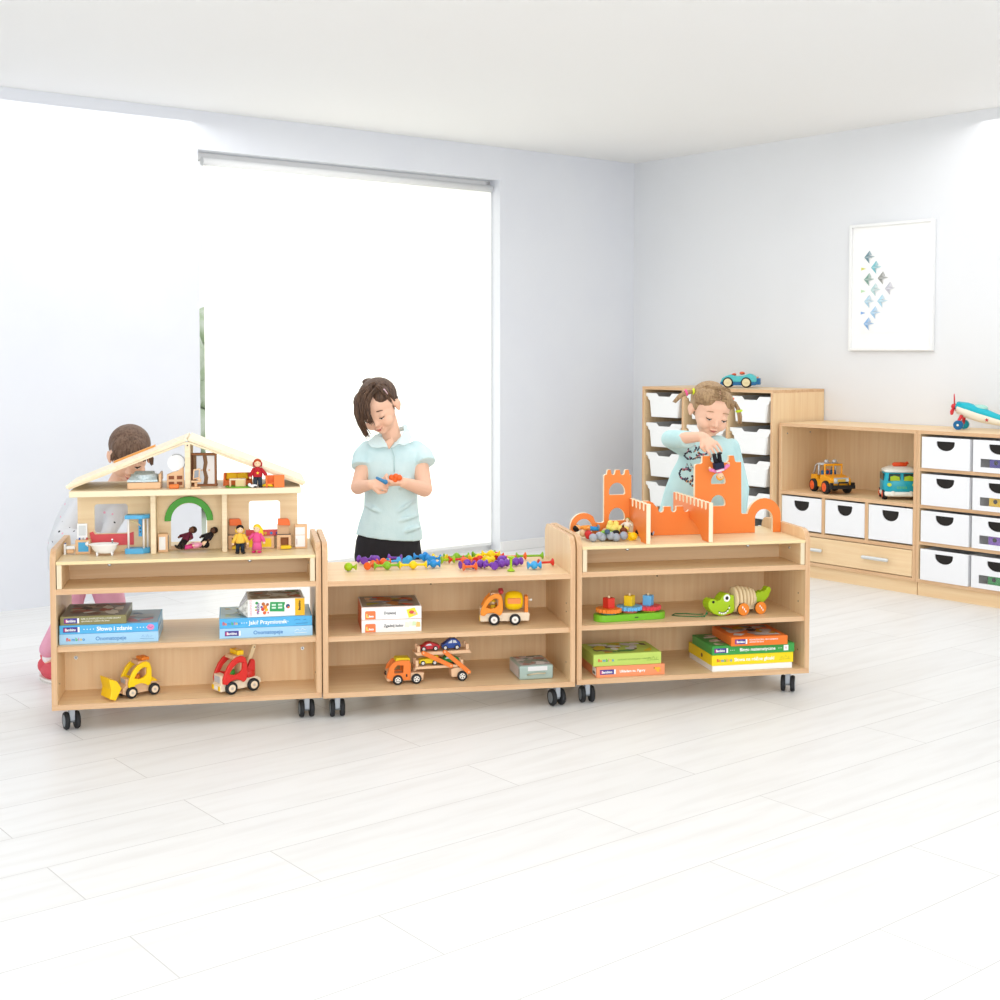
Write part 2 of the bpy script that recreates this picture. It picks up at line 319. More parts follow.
# ------------------------------------------------------------------ wall units on the right
def hmoon(cx, cz, w, h): return [(cx-w, cz+h*.25)] + arc(cx, cz, w*.97, 180, 360, 12, h) + [(cx+w, cz+h*.25)] + arc(cx+w*.9, cz+h*.25, w*.1, 0, 90, 3, h*.12) + arc(cx-w*.9, cz+h*.25, w*.1, 90, 180, 3, h*.12)
def storage_box(name, label, group, i, u0, u1, z0, z1, depth, v=-.004, win=None, item=None):
    w, hh = u1-u0, z1-z0
    t = thing(name, label, 'storage box', W('r', (u0+u1)/2, v, z0), RA, group); c = BOXW
    hole = hmoon(0, hh*.80, w*.19, hh*.22)
    holes = [hole]
    if win: holes.append([(-w*.35, hh*.16), (w*.35, hh*.16)] + arc(w*.35, hh*.23, .004, 0, 90, 1) + [(w*.35, hh*.42), (-w*.35, hh*.42)])
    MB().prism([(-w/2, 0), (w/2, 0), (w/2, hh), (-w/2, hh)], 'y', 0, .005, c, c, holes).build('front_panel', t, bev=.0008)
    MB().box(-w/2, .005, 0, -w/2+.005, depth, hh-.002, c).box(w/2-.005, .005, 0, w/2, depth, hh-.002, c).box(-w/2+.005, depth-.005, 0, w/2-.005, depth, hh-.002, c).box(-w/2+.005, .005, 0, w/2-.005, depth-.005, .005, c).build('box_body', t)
    q = MB(); q.prism(hmoon(0, hh*.80, w*.188, hh*.218), 'y', .0052, .012, mat('1F1A17', .7)); q.build('handle_hole_shade', t)  # dark plug in the cut hole, stands in for the shade inside the box
    if win:
        MB().box(-w*.37, .0055, hh*.14, w*.37, .0062, hh*.44, mat('FFFFFF', .08, alpha=.95)).build('window_pane', t)
        if item:
            e = tag(MB().box(-w*.20, .012, 0, w*.42, .09, hh*.40, mat(item, .5)).cyl((-.02, .0122, hh*.27), (-.02, .009, hh*.27), .011, mat('2A2626', .6), n=14).build('toy_block', None, W('r', (u0+u1)/2, v, z0+.006), RA, bev=.004, seg=2), None, 'toy block')
            e['label'] = win
    return t
BOXW = mat('F1F2F5', .5)
def unit_c():
    t = thing('low_cabinet', 'low beech wall cabinet with toy shelf, three white boxes and a wide drawer', 'cabinet', W('r', 0, 0), RA)
    w, hh, zf = .8907, .8471, .0703
    MB().box(0, 0, hh-T, w, DV-.003, hh, MAPLE_X, EDGE).build('top_board', t, bev=.001)
    for x in (0, w-T): MB().box(x, 0, zf, x+T, DV-.003, hh-T, MAPLE_Z, EDGE_Z).build('side_panel', t, bev=.001)
    MB().box(T, 0, zf, w-T, DV-.003, zf+T, MAPLE_X, EDGE).build('base_board', t, bev=.001)
    MB().box(T, DV-.02, zf+T, w-T, DV-.004, hh-T, MAPLE_Z).build('back_panel', t)
    MB().box(T, 0, .45, w-T, DV-.02, .468, MAPLE_X, EDGE).build('toy_shelf', t, bev=.001)
    MB().box(T, 0, .232, w-T, DV-.02, .250, MAPLE_X, EDGE).build('shelf', t, bev=.001)
    for x in (.2985, .5795): MB().box(x, 0, .25, x+T, DV-.02, .45, MAPLE_Z, EDGE_Z).build('divider', t, bev=.001)
    d = MB().box(T+.003, .001, zf+T+.004, w-T-.003, .019, .228, MAPLE_X).build('drawer', t, bev=.001)
    MB().box(T+.02, .019, zf+T+.01, w-T-.02, .36, .2, MAPLE_X).build('drawer_box', d)
    for x in (.235, .66):
        MB().cyl((x-.075, -.022, .163), (x+.075, -.022, .163), .0095, SATIN, n=16).ell((x-.075, -.022, .163), .0095, SATIN).ell((x+.075, -.022, .163), .0095, SATIN).cyl((x-.06, -.022, .163), (x-.06, .001, .163), .006, SATIN, n=10).cyl((x+.06, -.022, .163), (x+.06, .001, .163), .006, SATIN, n=10).build('drawer_handle', d)
    MB().box(.006, .02, 0, w-.001, .036, zf, MAPLE_X).box(0.006, .036, 0, .022, DV-.003, zf, MAPLE_X).build('plinth', t)
    for x in (.05, .25): MB().cyl((T, x, hh-.06), (T+.002, x, hh-.06), .004, GREY, n=10).build('cam_screw', t)
    for k, (a, b, L_) in enumerate(((.0215, .295, 'leftmost'), (.320, .576, 'middle'), (.601, .869, 'rightmost'))):
        storage_box('storage_box', L_ + ' of three white storage boxes under the toy shelf of low cabinet', 'white boxes in the low cabinet', 'r', a, b, .2585, .441, .34, v=.004)
unit_c()
def unit_d():
    x0 = .8937; w = .8907; hh, zf = .8471, .0703
    t = thing('box_shelf_unit', 'low beech unit with rows of white boxes beside the low cabinet', 'shelf unit', W('r', x0+.001, -.004), RA)
    dd = DV+.001
    MB().box(0, 0, hh-T, w, dd, hh, MAPLE_X, EDGE).build('top_board', t, bev=.001)
    for x in (0, w-T): MB().box(x, 0, zf, x+T, dd, hh-T, MAPLE_Z, EDGE_Z).build('side_panel', t, bev=.001)
    MB().box(T, 0, zf, w-T, dd, zf+T, MAPLE_X, EDGE).build('base_board', t, bev=.001)
    MB().box(T, dd-.02, zf+T, w-T, dd-.004, hh-T, MAPLE_Z).build('back_panel', t)
    zs = [zf+T, .283, .470, .658]
    for z in zs[1:]: MB().box(T, .002, z-T, w-T, dd-.02, z, MAPLE_X, EDGE).build('shelf', t, bev=.001)
    MB().box(.001, .022, 0, w-.001, .038, zf, MAPLE_X).box(0.001, .038, 0, .017, dd, zf, MAPLE_X).build('plinth', t)
    row = ['bottom', 'third', 'second', 'top']; items = ['2E9A4F', '8A5CC0', 'F5C823', '4B3FA5']; nm = ['green', 'purple', 'yellow', 'indigo']
    for k, z in enumerate(zs):
        storage_box('storage_box', 'plain white box with shaded hand hole in the %s row of the box unit' % row[k], 'plain white boxes in the box unit', 'r', x0+.034, x0+.305, z+.0005, z+.158, .35, v=-.012)
        storage_box('windowed_box', 'white box with a clear window showing a %s toy, cut by the photo edge' % nm[k], 'windowed white boxes', 'r', x0+.322, x0+.597, z+.0005, z+.158, .35, v=-.012,
                    win=nm[k] + ' toy block seen behind the window of a white box', item=items[k])
unit_d()
def tray_mesh(w):
    # body tapering inwards below a stepped flange, dipped centre in the front rim
    m = mat('F6F7F7', .35); q = MB(); h = .146; a = w/2
    fr = [(-a, h), (-a, h-.018), (-a+.016, h-.024), (-a+.020, h-.040), (-a+.032, h-.046), (-a+.045, 0), (a-.045, 0), (a-.032, h-.046), (a-.020, h-.040), (a-.016, h-.024), (a, h-.018), (a, h),
          (a*.42, h), (a*.30, h-.019), (-a*.30, h-.019), (-a*.42, h)]
    q.prism(fr, 'y', 0, .004, m)
    q.prism([(-a+.048, .006), (a-.048, .006), (a-.036, h-.046), (a*.45, h-.046), (a*.33, h-.06), (-a*.33, h-.06), (-a*.45, h-.046), (-a+.036, h-.046)], 'y', -.0022, 0, m)
    D = .36
    for s in (-1, 1):
        q.prism([(s*a, h), (s*a, h-.016), (s*(a-.016), h-.022), (s*(a-.032), h-.046), (s*(a-.045), 0), (s*(a-.042), 0), (s*(a-.028), h-.046), (s*(a-.012), h-.018), (s*(a-.003), h-.004), (s*(a-.003), h)], 'y', .004, D, m)
    q.box(-a+.044, .004, 0, a-.044, D, .003, m); q.box(-a+.044, D-.003, 0, a-.044, D, h-.01, m)
    return q
def unit_t():
    u1 = -.0162; w = 1.035; u0 = u1-w; v0 = -.0352; hh = 1.0304; zf = .0703; dd = DV-v0-.003
    t = thing('tray_cabinet', 'tall beech cabinet holding three columns of white plastic trays', 'cabinet', W('r', u0, v0), RA)
    MB().box(0, 0, hh-T, w, dd, hh, MAPLE_X, EDGE).build('top_board', t, bev=.001)
    for x in (0, w-T): MB().box(x, 0, 0 if x else 0, x+T, dd, hh-T, MAPLE_Z, EDGE_Z).build('side_panel', t, bev=.001)
    xs = [w/3-.003-T/2, 2*w/3+.003-T/2]
    for x in xs: MB().box(x, .002, zf+T, x+T, dd-.02, hh-T, MAPLE_Z, EDGE_Z).build('divider', t, bev=.001)
    MB().box(T, 0, zf, w-T, dd, zf+T, MAPLE_X, EDGE).build('base_board', t, bev=.001)
    MB().box(T, .02, 0, w-T, .036, zf, MAPLE_X).build('plinth', t)
    MB().box(T, dd-.016, zf+T, w-T, dd, hh-T, MAPLE_Z).build('back_panel', t)
    cols = [(T, xs[0]), (xs[0]+T, xs[1]), (xs[1]+T, w-T)]; cn = ['left', 'middle', 'right']; rn = ['top', 'second', 'third', 'fourth', 'bottom']
    base = None
    for c, (a, b) in enumerate(cols):
        for zr in range(5):                          # runner ledges of the column
            for x in (a, b-.009): MB().box(x, .02, .986-.183*zr-.022-.008, x+.009, dd-.03, .986-.183*zr-.022, MAPLE_X).build('tray_runner', t)
        for k in range(5):
            z = .986-.183*k-.146+.004; loc = W('r', u0+(a+b)/2, v0+.014, z)
            lb = 'white plastic tray, %s of the %s column in the tall tray cabinet' % (rn[k], cn[c])
            if base is None:
                base = tray_mesh(b-a-.006).build('plastic_tray', None, loc, RA, bev=.0015, seg=2); tag(base, lb, 'tray', 'white plastic trays')
            else:
                o = base.copy(); COL.objects.link(o); o.location = loc; o['label'] = lb
unit_t()

# ------------------------------------------------------------------ printed game boxes
LOGO = mat('4A3F8F', .5); WL = mat('FBFBFB', .5)
def cover_art(q, x0, y0, x1, y1, z, cols, n, seed, s=.03):
    r = random.Random(seed)
    for k in range(n):
        cx, cy = r.uniform(x0, x1), r.uniform(y0, y1); a = r.uniform(0, PI); w, h = r.uniform(.4, 1)*s, r.uniform(.25, .6)*s; k2 = r.randint(4, 9)
        pts = [(min(x1, max(x0, cx + math.cos(a)*w*math.cos(2*PI*j/k2) - math.sin(a)*h*math.sin(2*PI*j/k2))), min(y1, max(y0, cy + math.sin(a)*w*math.cos(2*PI*j/k2) + math.cos(a)*h*math.sin(2*PI*j/k2))), z+.00004*(k+1)) for j in range(k2)]
        q.add(pts, [tuple(range(k2))], mat(r.choice(cols), .5))
def game_box(i, u, v, z, w, d, h, rz, col, label, title=None, tcol='FFFFFF', tsize=.016, tx=None, logo=None, top=None, art=(), base=None, extra=None, group=None, sub=None, tsx=1, topm=None):
    """front-left bottom corner at u, v; the spine looks to the front"""
    a = FR[i][2]+rz; t = thing('game_box', label, 'box', W(i, u, v, z), a, group); m = mat(col, .35)
    hb = h
    if base: MB().box(.003, .003, 0, w-.003, d-.003, h*.4, mat(base, .4)).build('box_base', t, bev=.0008); lid = MB().box(0, 0, h*.36, w, d, h, m)
    else: lid = MB().box(0, 0, 0, w, d, h, m)
    lid = lid.build('box_lid', t, bev=.001)
    if top:
        q = MB(); q.box(.004, .004, h, w-.004, d-.004, h+.0003, mat(top, .35)); cover_art(q, .02, .02, w-.02, d-.02, h+.0004, art, 26, len(label), min(w, d)*.22); q.build('cover_picture', t)
    zm = (h*.36 if base else 0) + (h*.64 if base else h)/2
    if logo:
        lx, lw, kind = logo
        if kind == 'patch':
            MB().box(lx, -.0008, zm-.0085, lx+lw, 0.0002, zm+.0085, LOGO).box(lx+lw-.006, -.0010, zm-.0085, lx+lw, -.0007, zm+.0085, WL).box(lx+.002, -.0011, zm-.006, lx+.012, -.0009, zm+.005, mat('C23B7A', .5)).build('logo_patch', t, bev=0)
            text('logo_lettering', 'Bambino', .0125, WL, t, (lx+.006, -.0012, zm-.0042), bold=.0003, sx=max(.7, (lw-.012)/.052))
        else:
            cs = ['D84848', 'F08A2A', '3E8FD0', '58B04A', 'D8579A', 'F2C52C', '3E8FD0', 'D84848']; x = lx
            for ch, c in zip('BAMBINO', cs):
                text('logo_lettering', ch.lower() if ch != 'B' or x > lx else 'B', .0145, mat(c, .5), t, (x, -.0004, zm-.005), bold=.0004); x += {'M': .0125, 'I': .005}.get(ch, .0085)
    if title: text('title_lettering', title, tsize, mat(tcol, .5), t, (tx if tx is not None else w*.35, -.0004, zm-tsize*.32), bold=.0003, sx=tsx)
    if sub: text('small_print', sub[0], .0075, mat(sub[1], .5), t, (sub[2], -.0004, zm+sub[3]), sx=sub[4] if len(sub) > 4 else 1)
    if extra: extra(t, w, d, h, zm)
    return t
def dots(col, xs, r=.0016):
    def f(t, w, d, h, zm):
        q = MB()
        for x in xs: q.cyl((x, 0, zm), (x, -.0006, zm), r, mat(col, .5), n=8)
        q.build('dot_ornament', t)
    return f
def both(*fs):
    def f(*a):
        for g in fs: g(*a)
    return f
def stroke(col, pts, r=.0009, name='line_drawing'):
    def f(t, w, d, h, zm):
        q = MB()
        for L_ in pts: q.tube([(w+x if x < 0 else x, -.0004, zm+z) for x, z in L_], r, mat(col, .5), 5)
        q.build(name, t)
    return f
def pinkblob(t, w, d, h, zm):
    MB().ell((w-.024, -.0002, zm), (.012, .0008, .010), mat('E58FC0', .5)).build('round_sticker', t); MB().tube([(w-.031, -.0012, zm+.002), (w-.024, -.0012, zm-.003), (w-.017, -.0012, zm+.002)], .0008, mat('B9529A', .5), 5).build('line_drawing', t)
z1 = ZSH+.0003
game_box(1, .0215, .036, z1, .317, .235, .034, -.012, 'A9D4F2', 'light blue game box at the bottom of the left stack in the open bay', 'Onomatopeje', '5E92C8', .0175, .115, (.022, .06, 'letters'), 'A9D4F2', ('C9E4F5', '8FC3E8'), extra=stroke('7FB0D8', [[(-.055, 0), (-.05, .006), (-.046, 0)], [(-.04, -.002), (-.036, .008), (-.031, -.002)], [(-.026, 0), (-.02, .004)], [(-.06, -.005), (-.015, -.007)]], .0006))
game_box(1, .0225, .036, z1+.0345, .315, .235, .029, -.006, '55B2E6', 'bright blue box titled in white, middle of the left stack in the open bay', 'Słowo i zdanie', 'FFFFFF', .0195, .118, (.012, .052, 'patch'), '9DB9CE', ('C8B0C0', '8AA5C8', 'D8DDE2', '7E9CC0', 'B9C8D6', 'C98FA0'),
         extra=both(dots('FFFFFF', (.078, .088, .098, .108, .248, .258, .268, .278)), pinkblob))
game_box(1, .0255, .036, z1+.064, .210, .225, .029, -.012, '8C8556', 'olive green box on top of the left stack in the open bay', None, 'FFFFFF', .008, .07, (.012, .048, 'patch'), '6E6558', ('A65A50', 'C9C2B8', '8A8478', '57514A', 'B7A894', 'D8D4CC', '7C5A4E'),
         sub=('GRA O ZWIERZĘTACH, KTÓRE ZNAMY\nopowiadania i zabawy dla dzieci', 'F2F0E4', .066, .003, .95))
game_box(1, .537, .030, z1, .310, .215, .034, .004, 'A9D4F2', 'light blue game box lying under the right stack of the open bay', 'Onomatopeje', '4F86C4', .0175, .112, (.018, .052, 'patch'), 'A9D4F2', ('C9E4F5',), extra=stroke('FFFFFF', [[(-.06, 0), (-.052, .006), (-.044, .002)], [(-.04, .001), (-.034, .009), (-.026, .003), (-.02, .006)], [(-.06, -.006), (-.02, -.006)]], .0008))
game_box(1, .537, .030, z1+.0345, .309, .215, .033, .006, '55B2E6', 'bright blue box beneath the white puzzle carton in the open bay', 'Jaki? Przymiotnik', 'FFFFFF', .0185, .098, (.01, .05, 'letters'), '9CCBE2', ('C8DDC0', '7FB9DC', 'E0D88A', 'B8D8E8', 'A8C8D8', '8FB5C9'),
         extra=both(dots('FFFFFF', (.074, .082, .090, .212, .220, .228)), stroke('3E79B8', [[(-.06, .003), (-.05, .006), (-.04, .003)], [(-.03, .003), (-.02, .005)], [(-.055, -.008), (-.015, -.008)]], .0007)))
def puzzle():
    h = .060; w, d = .190, .165
    t = thing('puzzle_carton', 'shrink-wrapped white puzzle carton with green panel and yellow end, on two blue boxes', 'box', W(1, .631, .033, z1+.0682), FR[1][2]+.03)
    MB().box(0, 0, 0, w, d, h, mat('F6F5F0', .3)).build('carton', t, bev=.0015)
    q = MB(); q.add([(0, .002, 0), (0, .002, h), (0, d*.9, h), (0, d*.9, 0), (-.030, .02, h*.45), (-.022, d*.5, h*.62), (-.034, .05, h*.15), (-.012, .004, h*.8)], [(0, 4, 7, 1), (0, 6, 4), (1, 7, 5, 2), (7, 4, 5), (4, 6, 5), (5, 6, 3, 2), (6, 0, 3)], mat('DCDCD6', .15, noise='8F8C84', scale=70)); q.build('wrap_end', t)
    MB().box(w-.032, -.0006, .001, w+.0004, .02, h-.001, mat('F6B91E', .35)).build('yellow_end', t)
    q = MB().box(.003, .003, h, w-.003, d-.003, h+.0004, mat('B7A98C', .3)); cover_art(q, .01, .01, w-.01, d-.01, h+.0005, ['8E7B5E', 'C9BFA6', '9C8A70', '6F8F4A', 'B86A3C', 'D9D2C0', 'A08868'], 34, 5, .04); q.build('cover_picture', t)
    MB().prism([(.073, .018), (.122, .016), (.124, .048), (.075, .050)], 'y', -.0012, 0, mat('2FA05A', .4)).build('green_panel', t)
    for x, z in ((.080, .040), (.080, .030), (.101, .040), (.101, .030)): MB().box(x, -.0018, z-.003, x+.014, -.0013, z+.003, mat('CFE8D6', .5)).build('panel_line', t)
    MB().cyl((.134, 0, .034), (.134, -.0014, .034), .0125, WL, n=20).build('round_badge', t); q = MB().ell((.134, -.0014, .034), (.007, .001, .0075), mat('2E4A78', .5)).ell((.136, -.002, .030), (.004, .001, .004), mat('E8792C', .5)); q.build('badge_drawing', t)
    text('side_lettering', 'ONOMATO', .0105, mat('E8A0B4', .5), t, (.014, -.0006, .004), rot=(PI/2, -PI/2, 0)); text('side_lettering', 'PUZZLE', .011, mat('5B3F86', .5), t, (.038, -.0006, .010), rot=(PI/2, -PI/2, 0), bold=.0004)
    text('side_lettering', 'Bambino', .0095, BLACK, t, (.176, -.0010, .018), rot=(PI/2, -PI/2, 0), bold=.0004)
    q = MB()
    for x, z, c, r in ((.052, .044, 'B5673A', .006), (.058, .034, 'E8872E', .007), (.050, .026, 'D84B3A', .006), (.062, .024, 'F0C030', .006), (.056, .014, 'E86A3A', .006), (.066, .042, 'A8552E', .005), (.046, .034, '7A4FA0', .004), (.068, .014, 'D84B5A', .003), (.030, .048, '3FA35A', .005), (.027, .034, '79B84A', .003), (.027, .024, 'F0A030', .003), (.034, .018, 'D8579A', .003)): q.ell((x, -.0004, z), (r, .0008, r), mat(c, .5), 10)
    q.build('animal_picture', t)
puzzle()
def orange_tag(t, w, d, h, zm, dx=.012):
    MB().prism([(dx, .0015), (dx+.036, .0015), (dx+.036, h*.58)] + arc(dx+.031, h*.58, .005, 0, 90, 3) + arc(dx+.005, h*.58, .005, 90, 180, 3), 'y', -.0008, 0, mat('F0804A', .4)).build('brand_patch', t)
    text('logo_lettering', 'L', .016, mat('FFE27A', .5), t, (dx+.004, -.001, h*.2), bold=.0012); text('logo_lettering', 'iwo', .011, WL, t, (dx+.013, -.001, h*.2), bold=.0006)
def wb(k):
    def f(t, w, d, h, zm):
        orange_tag(t, w, d, h, zm); q = MB()
        MB().box(-.0006, .002, .001, 0, d-.002, h-.001, mat('D9622E', .4)).box(0, -.0004, h-.0012, w, 0, h-.0002, mat('E8B49A', .4)).build('end_label', t)
        if k:
            q.prism([(w-.052, h*.72), (w-.024, h*.88), (w-.012, h*.32), (w-.044, h*.06)], 'y', -.0008, 0, mat('F0E23C', .4)); q.ell((w-.034, -.001, h*.52), (.009, .0008, .006), mat('D8574A', .5)); q.ell((w-.024, -.001, h*.42), (.006, .0008, .005), mat('F2B0A0', .5))
        else:
            for j in range(4): q.prism([(w-.058+.013*j, h*(.36+.1*(1.5-abs(j-1.5)))), (w-.043+.013*j, h*(.36+.1*(1.5-abs(j-1.5)))), (w-.044+.013*j, h*(.72+.04*(1.5-abs(j-1.5)))), (w-.056+.013*j, h*(.76+.04*(1.5-abs(j-1.5))))], 'y', -.0006-.0001*j, 0, mat(['EFF0DC', 'E9EEDD', 'D5E8C0', 'F4C878'][j], .4))
        q.build('front_picture', t)
    return f
for k, (zz, lb) in enumerate(((0, 'white game box with orange logo tag, lower of the two in the middle unit'), (.0445, 'white game box with orange logo tag and colourful cover, upper of two'))):
    game_box(2, .1345, .047, z1+zz, .206, .205, .044, -.02, 'F7F6F4', lb, 'Dopasuj' if k else 'Zgadnij kolor', '55565A', .0125, .076, extra=wb(k), top='8F8A84', art=('C8623A', 'A8A02C', '8A96B0', 'D8D4CC', 'E8C8A8', '6A5A50', 'B8783A', 'C84A2A'), sub=None)
def tin():
    w, d, h = .124, .155, .050; t = thing('tin_case', 'small grey-green tin case with handle, lying at the right of the bottom shelf', 'tin case', W(2, .687, .053, ZB+T+.0003), FR[2][2]+.04)
    MB().box(0, 0, 0, w, d, h, mat('A9BDB6', .35, .15)).build('case', t, bev=.006, seg=3)
    q = MB().box(.008, .004, h, w-.008, d-.008, h+.0004, mat('C3C6C2', .35)); cover_art(q, .01, .008, w-.01, d-.012, h+.0005, ['E6E4E2', '8FA098', 'CFC6C8', '7A857E', 'B98F84', 'F0EEEC', '96A8A0'], 44, 8, .03); q.build('lid_picture', t)
    q = MB().box(w*.25, -.0008, h*.62, w*.82, 0, h*.93, mat('E4E4E4', .4)); q.build('paper_label', t)
    MB().tube([(w*.24, -.001, h*.36), (w*.28, -.011, h*.42), (w*.5, -.014, h*.5), (w*.72, -.011, h*.46), (w*.76, -.001, h*.44)], .0028, mat('C8BFA4', .35, .3)).build('handle', t)
    q = MB().box(-.0006, .012, .006, 0, d-.012, h-.006, mat('D6D2D2', .4)).box(-.0006, .001, .008, .0002, .008, h-.010, mat('8F7A66', .4)); q.build('side_picture', t)
tin()
z0 = ZB+T+.0003; z3 = z0
game_box(3, .0765, .014, z0, .254, .205, .0385, .02, 'F2986A', 'salmon orange game box beneath the lime one, lower left of right unit', 'Układam to. Figury', 'FFFFFF', .0125, .085, (.012, .058, 'patch'), 'F2986A', ('F6B48F',), sub=None,
         extra=lambda t, w, d, h, zm: (MB().cyl((w-.024, 0, zm), (w-.024, -.0008, zm), .009, mat('F6B83C', .5), n=14).cyl((w-.036, 0, zm+.005), (w-.036, -.0008, zm+.005), .005, mat('F6B83C', .5), n=10).cyl((w-.040, -.0006, zm+.006), (w-.040, -.0012, zm+.006), .002, BLACK, n=8).cyl((w-.018, 0, zm-.004), (w-.018, -.001, zm-.004), .005, mat('F09A50', .5), n=10).build('duck_drawing', t),
                                       MB().box(-.0008, .010, .006, 0, .05, h-.006, WL).box(-.0012, .014, .010, -.0006, .045, .018, mat('6A6A6A', .5)).build('barcode_label', t)))
game_box(3, .0665, .020, z0+.039, .252, .182, .0425, .012, 'BFD768', 'lime green game box with cartoon cover, lower left of right unit', None, '7FA83C', .01, .09, (.016, .06, 'letters'), 'B9D25C', ('F4F4F0', 'F4F4F0', 'D9C23C', 'C99A2C', '8A7A68', '6A5F58', 'E6E6EA', '4F8A4A', 'E0DFE4'), sub=('UKŁADAMY OPOWIADANIA I WIERSZYKI', '88A84C', .088, -.003, .9),
         extra=stroke('6F9A3C', [[(-.052, -.004), (-.046, .004), (-.040, -.003)], [(-.036, -.004), (-.03, .007), (-.024, -.004)], [(-.02, -.003), (-.015, .003)], [(-.055, -.007), (-.010, -.006)]], .0006))
game_box(3, .5065, .014, z0, .315, .240, .060, .012, 'F7DC1E', 'yellow lidded box with white base at the bottom of the right stack', 'Słowa na różne głoski', 'FFFFFF', .0175, .085, (.018, .06, 'letters'), 'F7DC1E', ('E8C81E',), base='F7F7F5', extra=both(stroke('B8B43C', [[(-.05, -.003), (-.044, .004), (-.038, -.003)], [(-.034, 0), (-.03, .009), (-.026, 0)], [(-.022, -.002), (-.016, .003)], [(-.055, -.007), (-.012, -.005)]], .0006),
         lambda t, w, d, h, zm: MB().cyl((-.0002, .1, zm), (-.001, .1, zm), .008, mat('6E5A3C', .5), n=8).build('side_drawing', t)))
game_box(3, .5065, .012, z0+.0604, .317, .208, .033, .004, '3FA04A', 'green game box titled in white, second from the top of right stack', 'Bingo matematyczne', 'FFFFFF', .0165, .105, (.008, .052, 'patch'), '3FA04A', ('C8BDB0', 'D8D0C4', '6A6058', 'E8E4DC', '8A7A70'),
         extra=both(dots('FFFFFF', (.070, .077, .084, .255, .261, .267), .0012), lambda t, w, d, h, zm: MB().box(w-.042, -.0008, zm-.010, w-.024, 0, zm+.010, WL).box(w-.036, -.0012, zm-.004, w-.030, -.0008, zm+.004, mat('E8C8D0', .5)).build('white_sticker', t)))
game_box(3, .5735, -.002, z0+.0938, .215, .205, .032, -.02, 'F07A2C', 'orange game box lying on top of the green one in right stack', None, 'FFFFFF', .01, .1, (.014, .046, 'patch'), 'F07A2C', ('C8BDB8', 'D8D2CC', '9A8F88', '4A4340', 'C99A2C'), sub=('MOI PRZYJACIELE, GRA I ZABAWA\nukładanki dla dzieci', 'FFFFFF', .068, .003, .95))

# ------------------------------------------------------------------ wooden toy vehicles (front looks to -x)
def wheel(parent, x, y, r, side, hub='F0DCC0', w=.011, spokes=False, tyre=TYRE):
    q = MB().lathe([(r*.55, -w/2), (r*.93, -w/2), (r, -w/3), (r, w/3), (r*.93, w/2), (r*.55, w/2)], tyre, (0, 0, 0), (0, 1, 0), 24)
    q.cyl((0, side*w*.35, 0), (0, side*w*.56, 0), r*.6, mat(hub, .45), n=20).cyl((0, side*w*.56, 0), (0, side*w*.68, 0), r*.22, mat('C8C2B8' if not spokes else 'E8E4DC', .4), n=12)
    if spokes:
        for k in range(5):
            a = 2*PI*k/5+PI/10; q.cyl((r*.36*math.cos(a), side*w*.56, r*.36*math.sin(a)), (r*.36*math.cos(a), side*w*.60, r*.36*math.sin(a)), r*.13, BLACK, n=8)
    return q.build('wheel', parent, (x, y, r))
CABP = [(-.040, 0), (-.028, -.002), (-.018, .006), (0, .009), (.014, .004), (.022, -.002), (.030, .004), (.034, .018), (.033, .050), (.028, .066), (.018, .072), (.004, .071), (-.012, .063), (-.026, .048), (-.036, .028), (-.041, .012)]
CABH = [(-.022, .026), (-.006, .022), (.008, .025), (.018, .034), (.019, .052), (.012, .056), (.002, .053), (-.012, .042)]
def cab(t, cx, cz, col, s=1, hw=.030, back='E8CDA6', peg=None, th=.010):
    m = mat(col, .32)
    for sd in (-1, 1):
        y0 = sd*hw; MB().prism([(cx+x*s, cz+y*s) for x, y in CABP], 'y', y0-th/2, y0+th/2, m, m, [[(cx+x*s, cz+y*s) for x, y in CABH]]).build('cab_side', t, bev=.0022, seg=2)
    MB().box(cx-.040*s, -hw+th/2, cz-.002, cx-.028*s, hw-th/2, cz+.022*s, BEECH).box(cx+.016*s, -hw+th/2, cz, cx+.026*s, hw-th/2, cz+.060*s, BEECH).build('cab_frame', t, bev=.001)
    MB().prism([(cx-.008*s, cz+.064*s), (cx+.022*s, cz+.066*s), (cx+.022*s, cz+.073*s), (cx-.004*s, cz+.073*s)], 'y', -hw+th/2, hw-th/2, BEECH).build('cab_roof', t)
    if peg:
        MB().cyl((cx+.002, 0, cz+.004), (cx+.002, 0, cz+.030*s), .009, mat(peg[0], .4), n=14).build('driver_body', t)
        MB().ell((cx+.002, 0, cz+.038*s), .0085, mat(peg[1], .5)).ell((cx+.003, 0, cz+.042*s), (.009, .009, .006), mat(peg[2], .5)).build('driver_head', t)
def plate(t, x, y0, y1, z0, z1, col='C3C6CC'): MB().box(x-.001, y0, z0, x, y1, z1, mat(col, .35)).build('front_grille', t)
r0 = .0196
